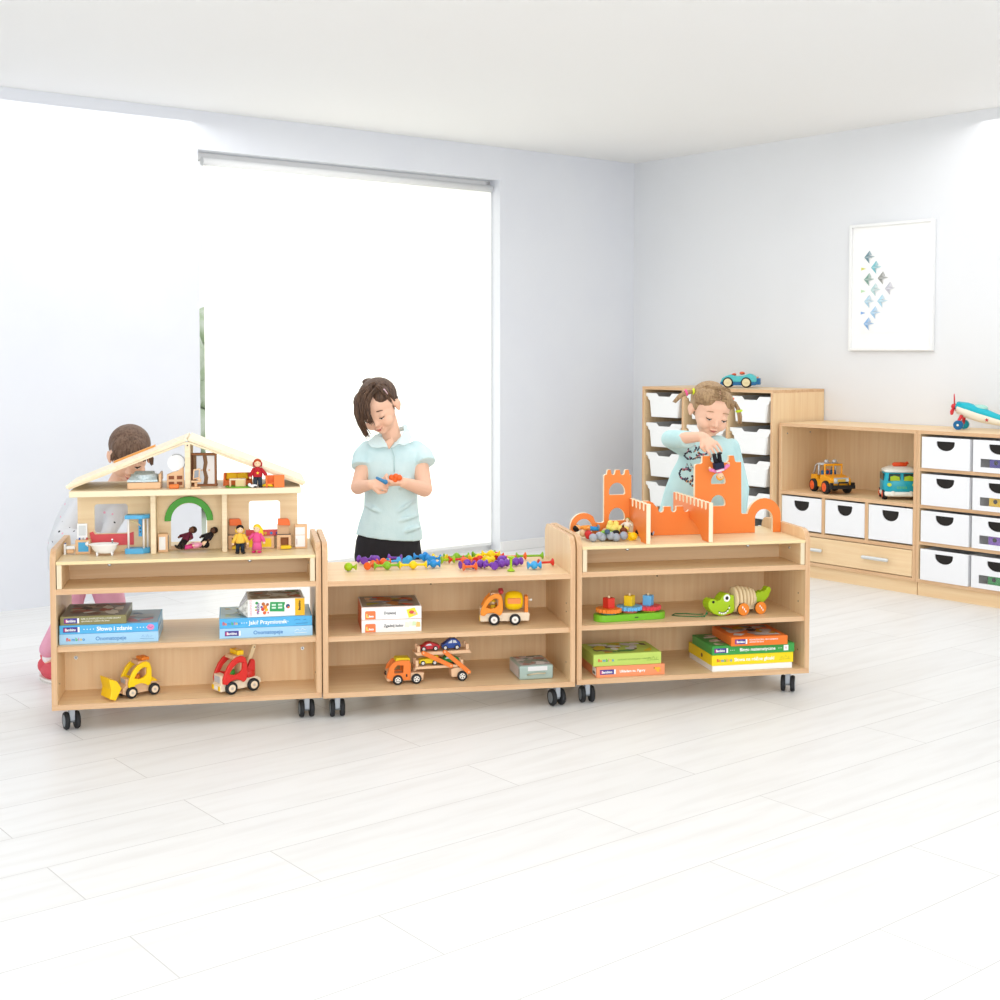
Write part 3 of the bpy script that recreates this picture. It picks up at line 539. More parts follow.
def loader():
    t = thing('toy_loader', 'yellow wooden toy wheel loader with front bucket, on the leftmost bottom shelf', 'toy loader', W(1, .268, .093, z3), FR[1][2]+math.radians(29))
    MB().prism([(-.068, .016), (-.060, .012), (.062, .014), (.064, .040), (.050, .042), (.030, .044), (-.034, .044), (-.052, .046), (-.068, .034)], 'y', -.026, .026, BEECH).build('chassis', t, bev=.002, seg=2)
    MB().prism([(.030, .042), (.062, .041), (.050, .052), (.032, .062)], 'y', -.020, .020, YEL).build('rear_hood', t, bev=.002)
    cab(t, -.006, .036, 'FFD60F', 1.12, .031, peg=('F08A2C', 'E8C090', 'C8702A'))
    MB().box(-.055, -.022, .044, -.040, .022, .064, BEECH).build('nose', t, bev=.001); plate(t, -.0555, -.016, .016, .048, .063, 'B9BCC6')
    MB().box(.002, -.022, .118, .030, .022, .128, mat('F08A2C', .35)).cyl((.012, -.018, .128), (.012, -.018, .132), .006, mat('F08A2C', .3), n=12).build('light_bar', t, bev=.002, seg=2)
    b = MB(); pr = [(-.112, .012), (-.098, .004), (-.088, .020), (-.084, .036), (-.098, .062), (-.122, .078), (-.124, .072), (-.110, .054), (-.106, .036), (-.110, .020)]
    pr = [(-.118, .010), (-.098, .002), (-.076, .040), (-.092, .066), (-.120, .078), (-.117, .060), (-.112, .040), (-.115, .022)]
    b.prism(pr, 'y', -.038, .038, YEL); b.build('bucket', t, bev=.0025, seg=2)
    for sd in (-1, 1): MB().tube([(-.050, sd*.012, .026), (-.075, sd*.012, .020), (-.092, sd*.012, .036)], .004, BEECH).build('bucket_arm', t)
    MB().cyl((-.066, -.014, .012), (-.066, .014, .012), .005, BLACK, n=10).build('front_roller', t)
    for x in (-.040, .040):
        for sd in (-1, 1): wheel(t, x, sd*.0345, r0, sd)
loader()
def tow():
    t = thing('toy_crane_truck', 'red wooden toy crane truck with yellow roof light, beside the yellow loader', 'toy truck', W(1, .594, .085, z3), FR[1][2]+math.radians(28)); t.scale = (1.09,)*3
    MB().prism([(-.072, .010), (.058, .012), (.070, .022), (.068, .034), (.056, .042), (-.030, .036), (-.060, .036), (-.072, .030)], 'y', -.026, .026, mat('F2DFC4', .45)).build('chassis', t, bev=.002, seg=2)
    MB().box(-.068, -.024, .030, -.046, .024, .060, mat('F2DFC4', .45)).build('nose', t, bev=.002); plate(t, -.0685, -.017, .017, .036, .055)
    MB().box(-.0745, -.026, .013, -.0715, -.014, .027, YEL).box(-.0745, .014, .013, -.0715, .026, .027, YEL).box(-.0735, -.012, .014, -.0715, .012, .025, WL).build('headlights', t, bev=.001)
    cab(t, -.020, .034, 'DE3029', 1.12, .031, peg=('3FA03A', 'E8C8A0', 'C8B04A'))
    MB().box(-.012, -.026, .116, .010, .026, .130, YEL).box(-.008, -.010, .117, .0085, .006, .1305, mat('F2DFC4', .4)).build('light_bar', t, bev=.002, seg=2)
    MB().cyl((.036, 0, .040), (.036, 0, .060), .024, RED, n=24).build('turntable', t, bev=.002, seg=2)
    for sd in (-1, 1): MB().prism([(.022, .060), (.052, .060), (.052, .088)] + arc(.044, .088, .008, 0, 180, 6) + [(.026, .072)], 'y', sd*.015-.006, sd*.015+.006, RED).build('crane_bracket', t, bev=.002, seg=2)
    MB().prism([(.024, .068), (.034, .064), (.064, .136), (.052, .140)], 'y', -.008, .008, PALE).cyl((.057, -.009, .130), (.057, .009, .130), .0022, BLACK, n=8).build('crane_boom', t, bev=.001)
    for x in (-.038, .038):
        for sd in (-1, 1): wheel(t, x, sd*.0345, r0, sd)
tow()
def mixer():
    t = thing('toy_cement_mixer', 'orange wooden toy cement mixer with yellow drum, on the middle shelf', 'toy truck', W(2, .6395+.006, .121, z1), FR[2][2]-math.radians(8)); t.scale = (.97,)*3
    MB().prism([(-.088, .012), (.090, .014), (.092, .040), (.086, .044), (-.082, .042), (-.090, .034)], 'y', -.026, .026, mat('F2DFC4', .45)).build('chassis', t, bev=.002, seg=2)
    MB().box(-.091, -.024, .014, -.088, -.014, .028, YEL).box(-.091, .014, .014, -.088, .024, .028, YEL).build('headlights', t, bev=.001)
    MB().box(-.089, -.024, .030, -.070, .024, .062, mat('F2DFC4', .45)).build('nose', t, bev=.002)
    cab(t, -.043, .036, 'F8962A', 1.10, .031, peg=('F2C52C', 'E8D0A8', 'F2D02C'))
    MB().cyl((-.012, -.018, .112), (-.012, -.018, .126), .009, mat('B8323A', .35), n=16).cyl((-.012, .018, .112), (-.012, .018, .126), .009, mat('B8323A', .35), n=16).build('roof_lights', t, bev=.002)
    MB().lathe([(.010, -.034), (.026, -.030), (.033, -.018), (.035, 0), (.033, .018), (.026, .030), (.010, .034)], mat('FFD412', .28), (.035, 0, .084), (1, 0, 0), 28).build('mixing_drum', t)
    MB().prism([(-.024+.035, .078), (.024+.035, .078), (.024+.035, .098), (.035-.024, .098)], 'y', -.0375, -.030, mat('F0914A', .35)).build('drum_window', t, bev=.002, seg=2)
    MB().box(.074, -.018, .042, .087, .018, .102, TOYO).cyl((.087, 0, .086), (.096, 0, .086), .0035, PALE, n=10).ell((.098, 0, .086), .0052, mat('F4F0E8', .4)).build('drum_stand', t, bev=.002)
    for x in (-.038, .038):
        for sd in (-1, 1): wheel(t, x, sd*.0345, .0203, sd, 'F4F1EC')
mixer()
def transporter():
    yaw = math.radians(4); t = thing('toy_car_transporter', 'orange wooden toy car transporter with two loading decks', 'toy truck', W(2, .291, .102, z3), FR[2][2]+yaw)
    m2 = mat('EFC7A0', .45)
    MB().prism([(-.068, .012), (.058, .010), (.062, .036), (.022, .038), (-.060, .034), (-.070, .028)], 'y', -.024, .024, m2).build('chassis', t, bev=.002, seg=2)
    m = mat('F28236', .32); sd_out = [(-.072, .026), (-.052, .014), (.012, .014), (.014, .070), (.010, .082), (-.020, .084), (-.046, .080), (-.062, .062)]
    for sd in (-1, 1): MB().prism(sd_out, 'y', sd*.026-.005, sd*.026+.005, m, m, [[(-.044, .040), (-.014, .040), (-.012, .066), (-.034, .068), (-.044, .056)]]).build('cab_side', t, bev=.002, seg=2)
    MB().prism([(-.070, .016), (-.056, .014), (-.052, .050), (-.068, .046)], 'y', -.021, .021, m2).build('nose', t); MB().box(-.010, -.021, .036, .010, .021, .076, TOYO).build('cab_back', t)
    MB().prism([(-.040, .080), (.014, .078), (.012, .090), (-.036, .092)], 'y', -.022, .022, mat('E8D21E', .35)).build('roof_pad', t, bev=.003, seg=2)
    MB().box(-.074, -.012, .033, -.0695, .012, .037, BLACK).box(-.004, -.0315, .026, .001, -.0305, .036, BLACK).box(-.073, -.01, .041, -.0695, .008, .044, BLACK).build('black_mark', t)
    MB().cyl((.034, 0, .038), (.034, 0, .052), .006, m2, n=12).build('hitch_peg', t)
    MB().box(.030, -.026, .048, .182, .026, .0575, m2).build('lower_deck', t, bev=.0015); MB().prism([(.036, .096), (.232, .096), (.224, .108), (.026, .108)], 'y', -.028, .028, m2).build('upper_deck', t, bev=.0015)
    for x, z in ((.036, .058), (.196, .052), (.042, .108), (.216, .108)):
        for sd in (-1, 1): MB().box(x-.005, sd*.020-.006, z, x+.006, sd*.020+.006, z+.022, m2).build('deck_stop', t, bev=.002, seg=2)
    MB().prism([(.160, .014), (.216, .014), (.226, .030), (.214, .046), (.176, .046), (.158, .042)], 'y', -.024, .024, m2).build('rear_chassis', t, bev=.002, seg=2)
    for sd in (-1, 1):
        y = sd*.031
        for a, b in (((.058, .106), (.156, .056)), ((.134, .106), (.220, .030))):
            dx, dz = b[0]-a[0], b[1]-a[1]; l = math.hypot(dx, dz); an = math.degrees(math.atan2(dz, dx))
            pts = arc(a[0], a[1], .0075, an+90, an+270, 8) + arc(b[0], b[1], .0075, an-90, an+90, 8)
            MB().prism(pts, 'y', y-.0025, y+.0025, m).cyl((a[0], y+sd*.003, a[1]), (a[0], y-sd*.003, a[1]), .003, m2, n=10).cyl((b[0], y+sd*.003, b[1]), (b[0], y-sd*.003, b[1]), .003, m2, n=10).build('ramp_arm', t, bev=.0008)
    for x in (-.033, .033, .196):
        for sd in (-1, 1): wheel(t, x, sd*.031, .0175, sd, 'F0EDE6', .010, True)
    return t
TR = transporter()
def toy_car(dx, z, col, label, kind):
    M = TR.matrix_basis; p = M @ Vector((dx, 0, z)); t = thing('toy_car', label, 'toy car', p, TR.rotation_euler[2], None); m = mat(col, .25)
    if kind == 'beetle': out = [(-.032, .006), (.034, .006), (.036, .014), (.032, .026), (.018, .038), (.002, .040), (-.010, .032), (-.020, .024), (-.032, .018)]; win = [(-.012, .024), (.000, .034), (.004, .034), (.004, .024)]; win2 = [(.007, .024), (.007, .034), (.016, .033), (.022, .024)]
    elif kind == 'sport': out = [(-.036, .006), (.036, .006), (.038, .014), (.034, .020), (.016, .026), (.004, .030), (-.010, .028), (-.020, .020), (-.034, .015)]; win = [(-.014, .019), (-.007, .025), (.002, .026), (.010, .020)]; win2 = None
    else: out = [(-.034, .006), (.034, .006), (.035, .030), (.028, .034), (.012, .034), (.004, .024), (-.026, .022), (-.034, .018)]; win = [(.010, .024), (.014, .031), (.026, .031), (.028, .024)]; win2 = None
    MB().prism(out, 'y', -.016, .016, m).build('body', t, bev=.004, seg=3)
    q = MB()
    for sd in (-1, 1):
        for wn_ in (win, win2):
            if wn_: q.prism(wn_, 'y', sd*.0158, sd*.0166, mat('DDE6EE', .2))
    q.build('windows', t)
    for x in (-.021, .021):
        for sd in (-1, 1): wheel(t, x, sd*.0165, .0085, sd, 'F4F1EC', .005)
toy_car(.083, .1085, 'C8303A', 'red toy car riding on the upper deck of the transporter', 'sport')
toy_car(.160, .1085, '2C4FA0', 'blue rounded toy car riding on the upper deck of the transporter', 'beetle')
toy_car(.080, .0585, 'F2D41E', 'yellow toy car riding on the lower deck of the transporter', 'van')
toy_car(.152, .0585, '2F8F3E', 'green toy car riding on the lower deck of the transporter', 'sport')

def gears():
    t = thing('gear_sorter', 'green wooden gear toy with three turning cogs and blocks', 'gear toy', W(3, .219, .088, z1), FR[3][2]+.09)
    MB().prism(arc(.100, 0, .036, -90, 90, 12)+arc(-.100, 0, .036, 90, 270, 12), 'z', 0, .024, mat('7CC22E', .35)).build('base', t, bev=.004, seg=3)
    MB().box(.006, -.0368, .010, .020, -.036, .014, mat('3F5A2A', .5)).build('printed_mark', t)
    for k, (x, y, col, blk, dk, hz) in enumerate(((-.078, .004, 'F28A2E', 'DE3A2C', '4FA0A8', 0), (.004, .010, '6CB8E8', 'F2CC1E', 'E8766A', 0), (.078, .012, 'E2454E', '6AB4E8', 'E8D23C', 0))):
        n = 18; R_ = .047; pts = []
        for j in range(n*4):
            a = 2*PI*j/(n*4); r = R_ if j % 4 in (0, 1) else R_-.0055; pts.append((x+r*math.cos(a), y+r*math.sin(a)))
        z = .030 + (.0 if k != 1 else .003)
        MB().cyl((x, y, .024), (x, y, z), .030, mat(dk, .4), n=24).build('spacer_disc', t)
        MB().prism(pts, 'z', z, z+.014, mat(col, .38)).build('gear_wheel', t, bev=.0012)
        a = PI/4*(.4, 1, 1)[k]; q = MB().box(-.0155, -.0155, z+.014, .0155, .0155, z+.051, mat(blk, .35)); q.xf(Matrix.Translation((x, y, 0)) @ Matrix.Rotation(a, 4, 'Z'))
        q.build('square_block', t, bev=.0015, seg=2); MB().cyl((x, y, z+.05), (x, y, z+.054), .0045, PALE, n=12).ell((x, y, z+.0545), .0045, PALE).build('peg', t)
gears()
def croc():
    t = thing('pull_along_crocodile', 'green wooden pull-along crocodile with segmented body and orange wheels', 'pull toy', W(3, .668, .108, z1), FR[3][2]+math.radians(11))
    g = mat('A9CC1E', .35); pale = mat('E8D2A8', .45)
    head = [(-.168, .046), (-.166, .058), (-.156, .066), (-.144, .066), (-.130, .058), (-.118, .060), (-.108, .074), (-.096, .083), (-.082, .082), (-.074, .074), (-.060, .074), (-.056, .022), (-.064, .010), (-.090, .003), (-.120, .002), (-.142, .010), (-.156, .022), (-.165, .034)]
    MB().prism(head, 'y', -.022, .022, g).build('head', t, bev=.005, seg=3)
    e = MB().cyl((-.092, -.022, .066), (-.092, -.0245, .066), .0135, WL, n=20).cyl((-.092, -.0245, .066), (-.092, -.0255, .066), .0065, BLACK, n=14).build('eye', t)
    MB().cyl((-.148, -.0222, .055), (-.148, -.0232, .055), .005, BLACK, n=12).build('nostril', t)
    MB().tube([(-.126, -.0224, .020), (-.112, -.0226, .014), (-.096, -.0226, .016), (-.084, -.0226, .026), (-.079, -.0226, .038)], .0012, BLACK, 6).build('mouth_line', t)
    q = MB()
    for x, z in ((-.122, .014), (-.113, .011), (-.104, .010), (-.096, .012), (-.088, .018), (-.081, .029)): q.box(x-.003, -.0236, z-.003, x+.003, -.0222, z+.003, WL)
    q.build('teeth', t)
    q = MB().tube([(-.118, -.019, .0055), (-.095, -.019, .0042), (-.075, -.019, .0055)], .003, mat('C8483A', .4), 6); q.build('chin_strip', t)
    for k, (x, R_) in enumerate(((-.048, .048), (-.032, .050), (-.016, .048), (0, .045), (.016, .041), (.030, .036))):
        MB().loft([((x-.0062, 0, .050-.10*(k*.006)), .001, .001, (0, 1, 0), (0, 0, 1)), ((x-.006, 0, .054), R_*.58, R_*.84, (0, 1, 0), (0, 0, 1)), ((x-.003, 0, .054), R_*.70, R_, (0, 1, 0), (0, 0, 1)), ((x+.003, 0, .054), R_*.70, R_, (0, 1, 0), (0, 0, 1)), ((x+.006, 0, .054), R_*.58, R_*.84, (0, 1, 0), (0, 0, 1))], pale).build('body_disc', t)
    MB().box(-.05, -.018, .016, .04, .018, .060, pale).build('spine_block', t)
    tail = [(.032, .036), (.060, .036), (.078, .040), (.096, .058), (.106, .080), (.102, .092), (.090, .094), (.082, .082), (.074, .078), (.064, .080), (.058, .074), (.050, .078), (.042, .072), (.034, .074)]
    MB().prism(tail, 'y', -.014, .014, g).build('tail', t, bev=.004, seg=3)
    for x in (-.030, .044):
        for sd in (-1, 1):
            q = MB().cyl((0, 0, 0), (0, sd*.007, 0), .0225, mat('4A3018', .6), n=24).cyl((0, sd*.007, 0), (0, sd*.013, 0), .0225, mat('F28C2E', .35), n=24)
            if sd < 0:
                for a, b in ((-.006, .008), (.001, .001), (.007, -.007)): q.ell((a, -.0132, b), (.003, .0006, .005), WL, 8)
            q.build('wheel', t, (x, sd*.030, .0226), bev=.001)
        MB().cyl((x, -.03, .0226), (x, .03, .0226), .004, pale, n=10).build('axle', t)
    s = tag(MB().tube([(-.163, -.004, .022), (-.168, -.008, .010), (-.180, -.012, .0035), (-.21, .0, .003), (-.26, .03, .003), (-.275, .055, .003), (-.25, .075, .003), (-.21, .06, .003), (-.18, .03, .003), (-.16, .028, .003)], .0018, mat('2F7A4A', .6), 8).build('pull_cord', t), None, None)
    MB().ell((-.166, -.006, .012), .004, mat('2F7A4A', .6), 10).ell((-.18, -.012, .004), .0035, mat('2F7A4A', .6), 10).build('cord_knot', t)
croc()

# ------------------------------------------------------------------ suction-cup connectors on the middle unit
CC = {'lime': 'A4CC1E', 'purple': '7A3FB0', 'orange': 'F06A2A', 'red': 'DC3426', 'yellow': 'F4D41A', 'blue': '2C92DC', 'green': '86BE2C', 'sky': '42A8E4'}
def connector(kind, col, u, v, yaw, label, z=0, tilt=0, L_=.045):
    m = mat(CC[col], .35); q = MB(); c = [(.0005, 0), (.0115, 0), (.0115, .0015), (.006, .006), (.0035, .009)]
    cup = [(.0105, 0), (.0125, .0008), (.0118, .003), (.0065, .0065), (.0038, .011)]
    if kind == 'rod': q.lathe(cup + [(.0036, L_-.011), (.0065, L_-.0065), (.0118, L_-.003), (.0125, L_-.0008), (.0105, L_)], m, (-L_/2, 0, 0), (1, 0, 0), 18)
    elif kind == 'ballrod':
        q.lathe(cup + [(.0036, L_/2-.013), (.007, L_/2-.011), (.0125, L_/2-.005), (.014, L_/2), (.0125, L_/2+.005), (.007, L_/2+.011), (.0036, L_/2+.013), (.0036, L_-.011), (.0065, L_-.0065), (.0118, L_-.003), (.0125, L_-.0008), (.0105, L_)], m, (-L_/2, 0, 0), (1, 0, 0), 20)
    elif kind == 'ball':
        q.ell((0, 0, 0), .0135, m, 20); q.lathe([(.004, .012), (.0045, .018), (.0095, .0235), (.0105, .025)], m, (0, 0, 0), (1, 0, 0), 16)
    elif kind == 'tri':
        q.ell((0, 0, 0), .009, m, 16)
        for k in range(3):
            a = 2*PI*k/3; q.lathe([(.0036, .006), (.0036, .014), (.0065, .019), (.0118, .0225), (.0125, .0245), (.0105, .0255)], m, (0, 0, 0), (math.cos(a), math.sin(a), 0), 16)
    elif kind == 'double':
        q.lathe([(.0105, -.022), (.0125, -.0212), (.0118, -.019), (.0065, -.015), (.0045, -.011), (.0105, -.008), (.0135, 0), (.0105, .008), (.0045, .011), (.0065, .015), (.0118, .019), (.0125, .0212), (.0105, .022)], m, (0, 0, 0), (1, 0, 0), 20)
    o = q.build('suction_connector', None, W(2, u, v-.03, ZT+.0166+z), FR[2][2]+math.radians(yaw)); o.rotation_euler = (0, math.radians(tilt), FR[2][2]+math.radians(yaw))
    o.scale = (1.14,)*3
    return tag(o, label, 'connector toy', 'suction-cup connectors on the middle unit')
for a in [('ball', 'lime', .101, .222, -20, 'lime connector ball lying alone at the left end of the top'),
          ('tri', 'purple', .172, .375, 20, 'leftmost purple three-cup connector on the middle unit top'), ('ball', 'purple', .212, .368, 100, 'purple ball connector just right of the leftmost purple one'),
          ('rod', 'orange', .180, .245, 60, 'orange-red rod connector at the front of the left cluster'), ('ballrod', 'orange', .232, .300, 12, 'orange rod with ball lying behind the green and yellow rods'),
          ('ballrod', 'green', .238, .228, 4, 'green rod with ball, left of the yellow ball rod', 0, 0, .082), ('ballrod', 'yellow', .330, .224, -2, 'yellow rod with ball, between green rod and blue ball', 0, 0, .086),
          ('rod', 'purple', .284, .395, -20, 'small purple rod connector standing behind the sky blue one'), ('rod', 'sky', .270, .318, 30, 'sky blue rod connector behind the green ball rod'), ('rod', 'sky', .322, .330, 70, 'short sky blue connector facing front behind yellow rod'),
          ('tri', 'blue', .383, .408, 50, 'left blue three-cup connector of the rear pair'), ('tri', 'blue', .420, .350, 10, 'right blue three-cup connector of the rear pair'),
          ('double', 'blue', .405, .240, -10, 'blue ball connector with cups right of the yellow ball rod', 0, 0), ('rod', 'yellow', .447, .372, -30, 'yellow rod connector behind the blue ball connector', 0, 0, .05), ('rod', 'lime', .468, .318, 10, 'lime rod connector beside the yellow one at the centre', 0, 0, .045),
          ('rod', 'red', .500, .320, 5, 'short red connector left of the orange ball at the centre', 0, 0, .05), ('ball', 'orange', .522, .270, -60, 'orange ball connector at the centre of the top'), ('tri', 'purple', .520, .200, 80, 'purple three-cup connector above the orange one at the centre'),
          ('rod', 'orange', .522, .150, 8, 'orange rod connector nearest the front edge at the centre', 0, 0, .044), ('rod', 'red', .575, .290, 60, 'red cup connector right of the orange ball', 0, 0, .04),
          ('ballrod', 'green', .510, .380, 6, 'long green ball rod in the back row at the centre', 0, 0, .085), ('rod', 'green', .615, .392, 12, 'long green rod rising at the back, right of centre', .004, 0, .08),
          ('ballrod', 'yellow', .585, .330, 20, 'yellow ball rod piled at right centre, left one', .002, 0, .07), ('ballrod', 'yellow', .632, .340, -15, 'yellow ball rod piled at right centre, right one', .012, 0, .06), ('double', 'yellow', .610, .270, 40, 'yellow double-cup connector in front of the yellow rods'),
          ('double', 'purple', .570, .205, 10, 'purple double-cup connector, leftmost of the front purple row'), ('tri', 'purple', .605, .170, 40, 'purple three-cup connector in the middle of the front row'), ('double', 'purple', .645, .195, 30, 'purple double-cup connector, rightmost of the front purple row'),
          ('ball', 'purple', .655, .255, 60, 'purple ball connector behind the front purple row', .004), ('ball', 'red', .658, .375, 0, 'small red ball connector at the back of the top'),
          ('rod', 'orange', .715, .350, 4, 'orange-yellow rod connector at the back, right of centre', 0, 0, .09), ('rod', 'green', .780, .352, 0, 'long green rod at the back right of the top', 0, 0, .09),
          ('rod', 'lime', .664, .118, 0, 'lime rod connector standing upright near the front edge', .011, 90, .046), ('double', 'purple', .704, .228, 30, 'purple double-cup connector right of the upright lime rod'),
          ('double', 'sky', .752, .140, 0, 'sky blue double-cup connector near the right end'), ('rod', 'red', .805, .190, 8, 'red rod connector at the right end of the top', 0, 0, .05)]:
    connector(*a)

# ------------------------------------------------------------------ dollhouse on the left riser
def dollhouse():
    t = thing('dollhouse', 'open wooden dollhouse with pitched roof and green arch on the leftmost unit', 'dollhouse', W(1, 0, 0, ZI+.0004), FR[1][2])
    vw = .205
    x0, x1, hz = .066, .806, .203
    rr = lambda a, b, c, d, r=.010: arc(c-r, b+r, r, -90, 0, 3)+arc(c-r, d-r, r, 0, 90, 3)+arc(a+r, d-r, r, 90, 180, 3)+arc(a+r, b+r, r, 180, 270, 3)
    WP = wood('F1D9B0', 'E8CB9E', 'x', sc=6)
    MB().prism([(x0, .0), (.310, 0), (.310, hz), (x0, hz)], 'y', vw, vw+.009, WP, CREAM, [rr(.121, .062, .231, .163)]).build('back_wall', t)
    MB().prism([(.310, 0), (.374, 0), (.374, .098)] + [(.435-.061*math.cos(a*PI/14), .098+.062*math.sin(a*PI/14)) for a in range(15)] + [(.496, 0), (.560, 0), (.560, hz), (.310, hz)], 'y', vw, vw+.009, WP, CREAM).build('back_wall', t)
    MB().prism([(.560, 0), (x1, 0), (x1, hz), (.560, hz)], 'y', vw, vw+.009, WP, CREAM, [rr(.639, .060, .746, .163)]).build('back_wall', t)
    MB().prism([(.374, .012), (.496, .012), (.496, 0), (.374, 0)], 'y', vw+.001, vw+.008, BEECH).build('door_sill', t)
    outer = [(.435-.082*math.cos(a*PI/18), .100+.084*math.sin(a*PI/18)) for a in range(19)]; inner = [(.435+.060*math.cos(a*PI/18), .100+.062*math.sin(a*PI/18)) for a in range(19)]
    MB().prism(outer+inner, 'y', vw-.010, vw-.0005, mat('46A22C', .4), mat('2F7A22', .5)).build('green_arch', t, bev=.001)
    cr = mat('E2555C', .45)
    MB().prism([(.105, .066), (.116, .070), (.122, .060), (.231, .060), (.250, .066), (.250, .022), (.112, .022)], 'y', vw-.007, vw-.0005, cr).build('coral_rail', t)
    MB().box(.628, vw-.007, .040, .750, vw-.0005, .062, cr).build('coral_rail', t)
    q = MB()
    for k, c in enumerate(('5A4FA8', 'E8B43C', '3E8FD0', '5A4FA8')): q.cyl((.675+.02*k, vw-.009, .050), (.675+.02*k, vw-.0065, .050), .005, mat(c, .4), n=10)
    q.build('rail_knobs', t)
    for x in (.312, .548): MB().box(x, .115, 0, x+.017, vw, hz, PINE, PINE).build('partition_wall', t, bev=.001)
    MB().box(.057, .052, hz, .812, .385, hz+.020, PINE, mat('F2E2C0', .45)).build('attic_floor', t, bev=.002, seg=2)
    for x in (.066, .797): MB().box(x, vw+.009, 0, x+.009, .37, hz, PINE).build('side_wall', t)
    MB().box(.428, .086, hz+.020, .446, .104, hz+.176, PINE).build('roof_post', t, bev=.001); MB().box(.428, .355, hz+.020, .446, .373, hz+.176, PINE).build('roof_post', t, bev=.001)
    # roof slabs: from the eaves to the ridge
    def slab(xa, za, xb, zb, th=.014):
        dx, dz = xb-xa, zb-za; l = math.hypot(dx, dz); n = (-dz/l*th, dx/l*th)
        if n[1] < 0: n = (-n[0], -n[1])
        return [(xa, za), (xb, zb), (xb+n[0], zb+n[1]), (xa+n[0], za+n[1])]
    ez = hz+.026
    RF = wood('F8E9CB', 'F0DDB8', 'y', sc=6)
    MB().prism(slab(.046, ez, .437, hz+.181, .010), 'y', .085, .39, RF, mat('F6E8CC', .45)).prism(slab(.052, ez-.004, .434, hz+.171, .007), 'y', .087, .101, PINE).prism(slab(.052, ez-.004, .434, hz+.171, .007), 'y', .372, .386, PINE).build('roof_slab', t, bev=.001)
    MB().prism(slab(.826, ez, .437, hz+.181, .010), 'y', .085, .39, RF, mat('F6E8CC', .45)).prism(slab(.820, ez-.004, .440, hz+.171, .007), 'y', .087, .101, PINE).prism(slab(.820, ez-.004, .440, hz+.171, .007), 'y', .372, .386, PINE).build('roof_slab', t, bev=.001)
    s = (hz+.181-ez)/(.437-.046); f = lambda x: ez + (x-.046)*s + .0115
    MB().prism([(.175, f(.175)-.003), (.315, f(.315)-.003), (.315, f(.315)+.006), (.175, f(.175)+.006)], 'y', .345, .389, mat('E8A050', .45)).build('orange_roof_strip', t, bev=.001)
    MB().cyl((.437, .0855, hz+.165), (.437, .0835, hz+.165), .0022, BLACK, n=8).build('screw', t)
dollhouse()
ZG = ZI+.0004; ZA = ZG+.2235
m_b = mat('E9BE92', .5); F1 = FR[1][2]
def H(u, v, up=0): return W(1, u, v, (ZA if up else ZG)+.0002)
def toybed():
    t = thing('toy_bed', 'toy bed with pale blue quilt on the dollhouse attic floor', 'toy bed', H(.294, .082, 1), F1)
    MB().box(-.054, 0, 0, .054, .12, .022, m_b).box(.048, 0, .022, .056, .12, .050, m_b).build('bed_frame', t, bev=.002)
    MB().loft([((0, .06, .022), .050, .056), ((0, .06, .030), .050, .056), ((0, .062, .046), .046, .050)], mat('E3EEF0', .8, noise='C9DADE', scale=90), 4).build('mattress', t)
    q = MB().add([(-.054, .002, .024), (.044, .002, .024), (.044, .002, .030), (-.054, .002, .030), (-.034, .108, .052), (.028, .108, .052)], [(0, 1, 2, 3), (3, 2, 5, 4), (1, 5, 2), (0, 3, 4)], mat('DCE9EC', .8, noise='BDD3D8', scale=120)); q.build('quilt', t)
toybed()
t = thing('toy_dresser', 'toy beech dresser with a round white mirror in the dollhouse attic', 'toy dresser', H(.395, .115, 1), F1)
MB().prism([(-.028, 0), (.028, 0), (.028, .062), (.026, .070), (.008, .056), (-.008, .052), (-.028, .044)], 'y', 0, .022, m_b, m_b).build('dresser_body', t, bev=.001)
q = MB()
for x in (-.013, .014):
    for z in (.014, .034): q.box(x-.009, -.0008, z-.006, x+.009, .0002, z+.006, mat('8A4A24', .5))
q.build('drawer_fronts', t)
MB().cyl((.004, .008, .084), (.004, .014, .084), .030, mat('F3F5F6', .2), n=28).tube([(.004+.0285*math.cos(a*PI/6), .0075, .084+.0285*math.sin(a*PI/6)) for a in range(-3, 5)], .0012, GREY, 6).build('round_mirror', t)
tag(MB().box(-.016, -.010, 0, .016, .012, .014, mat('EE7F35', .4)).build('toy_stool', None, H(.392, .088, 1), F1, bev=.003, seg=2), 'small orange toy stool in front of the dresser in the attic', 'toy stool')
t = thing('toy_wardrobe', 'toy brown wardrobe with wavy white doors in the dollhouse attic', 'toy wardrobe', H(.490, .150, 1), F1-.12); t.scale = (.86, 1, 1)
WB = mat('A36A42', .5)
MB().box(-.052, .022, 0, .046, .028, .110, mat('B98A60', .5)).box(-.052, 0, 0, -.046, .028, .110, mat('7A4A2A', .5)).box(.040, 0, 0, .046, .028, .110, WB).box(-.052, -.002, .106, .048, .030, .112, WB).box(-.052, -.002, 0, .048, .030, .006, WB).build('wardrobe_body', t, bev=.001)
MB().prism([(-.030, .008), (-.004, .008), (0, .03), (-.006, .055), (-.002, .08), (-.006, .104), (-.030, .104)], 'y', -.003, 0, mat('E4E8EE', .4)).build('wardrobe_door', t); MB().prism([(.012, .008), (.040, .008), (.040, .104), (.010, .104), (.014, .08), (.008, .055), (.016, .03)], 'y', -.003, 0, mat('F2EDEA', .4)).build('wardrobe_door', t)
q = MB().cyl((-.009, -.003, .055), (-.009, -.007, .055), .003, m_b, n=8).cyl((.020, -.003, .055), (.020, -.007, .055), .003, m_b, n=8).build('knobs', t)
t = thing('toy_vanity', 'small toy vanity table with tilted grey mirror beside the attic post', 'toy vanity', H(.462, .040, 1), F1); t.location = H(.464, .066, 1)
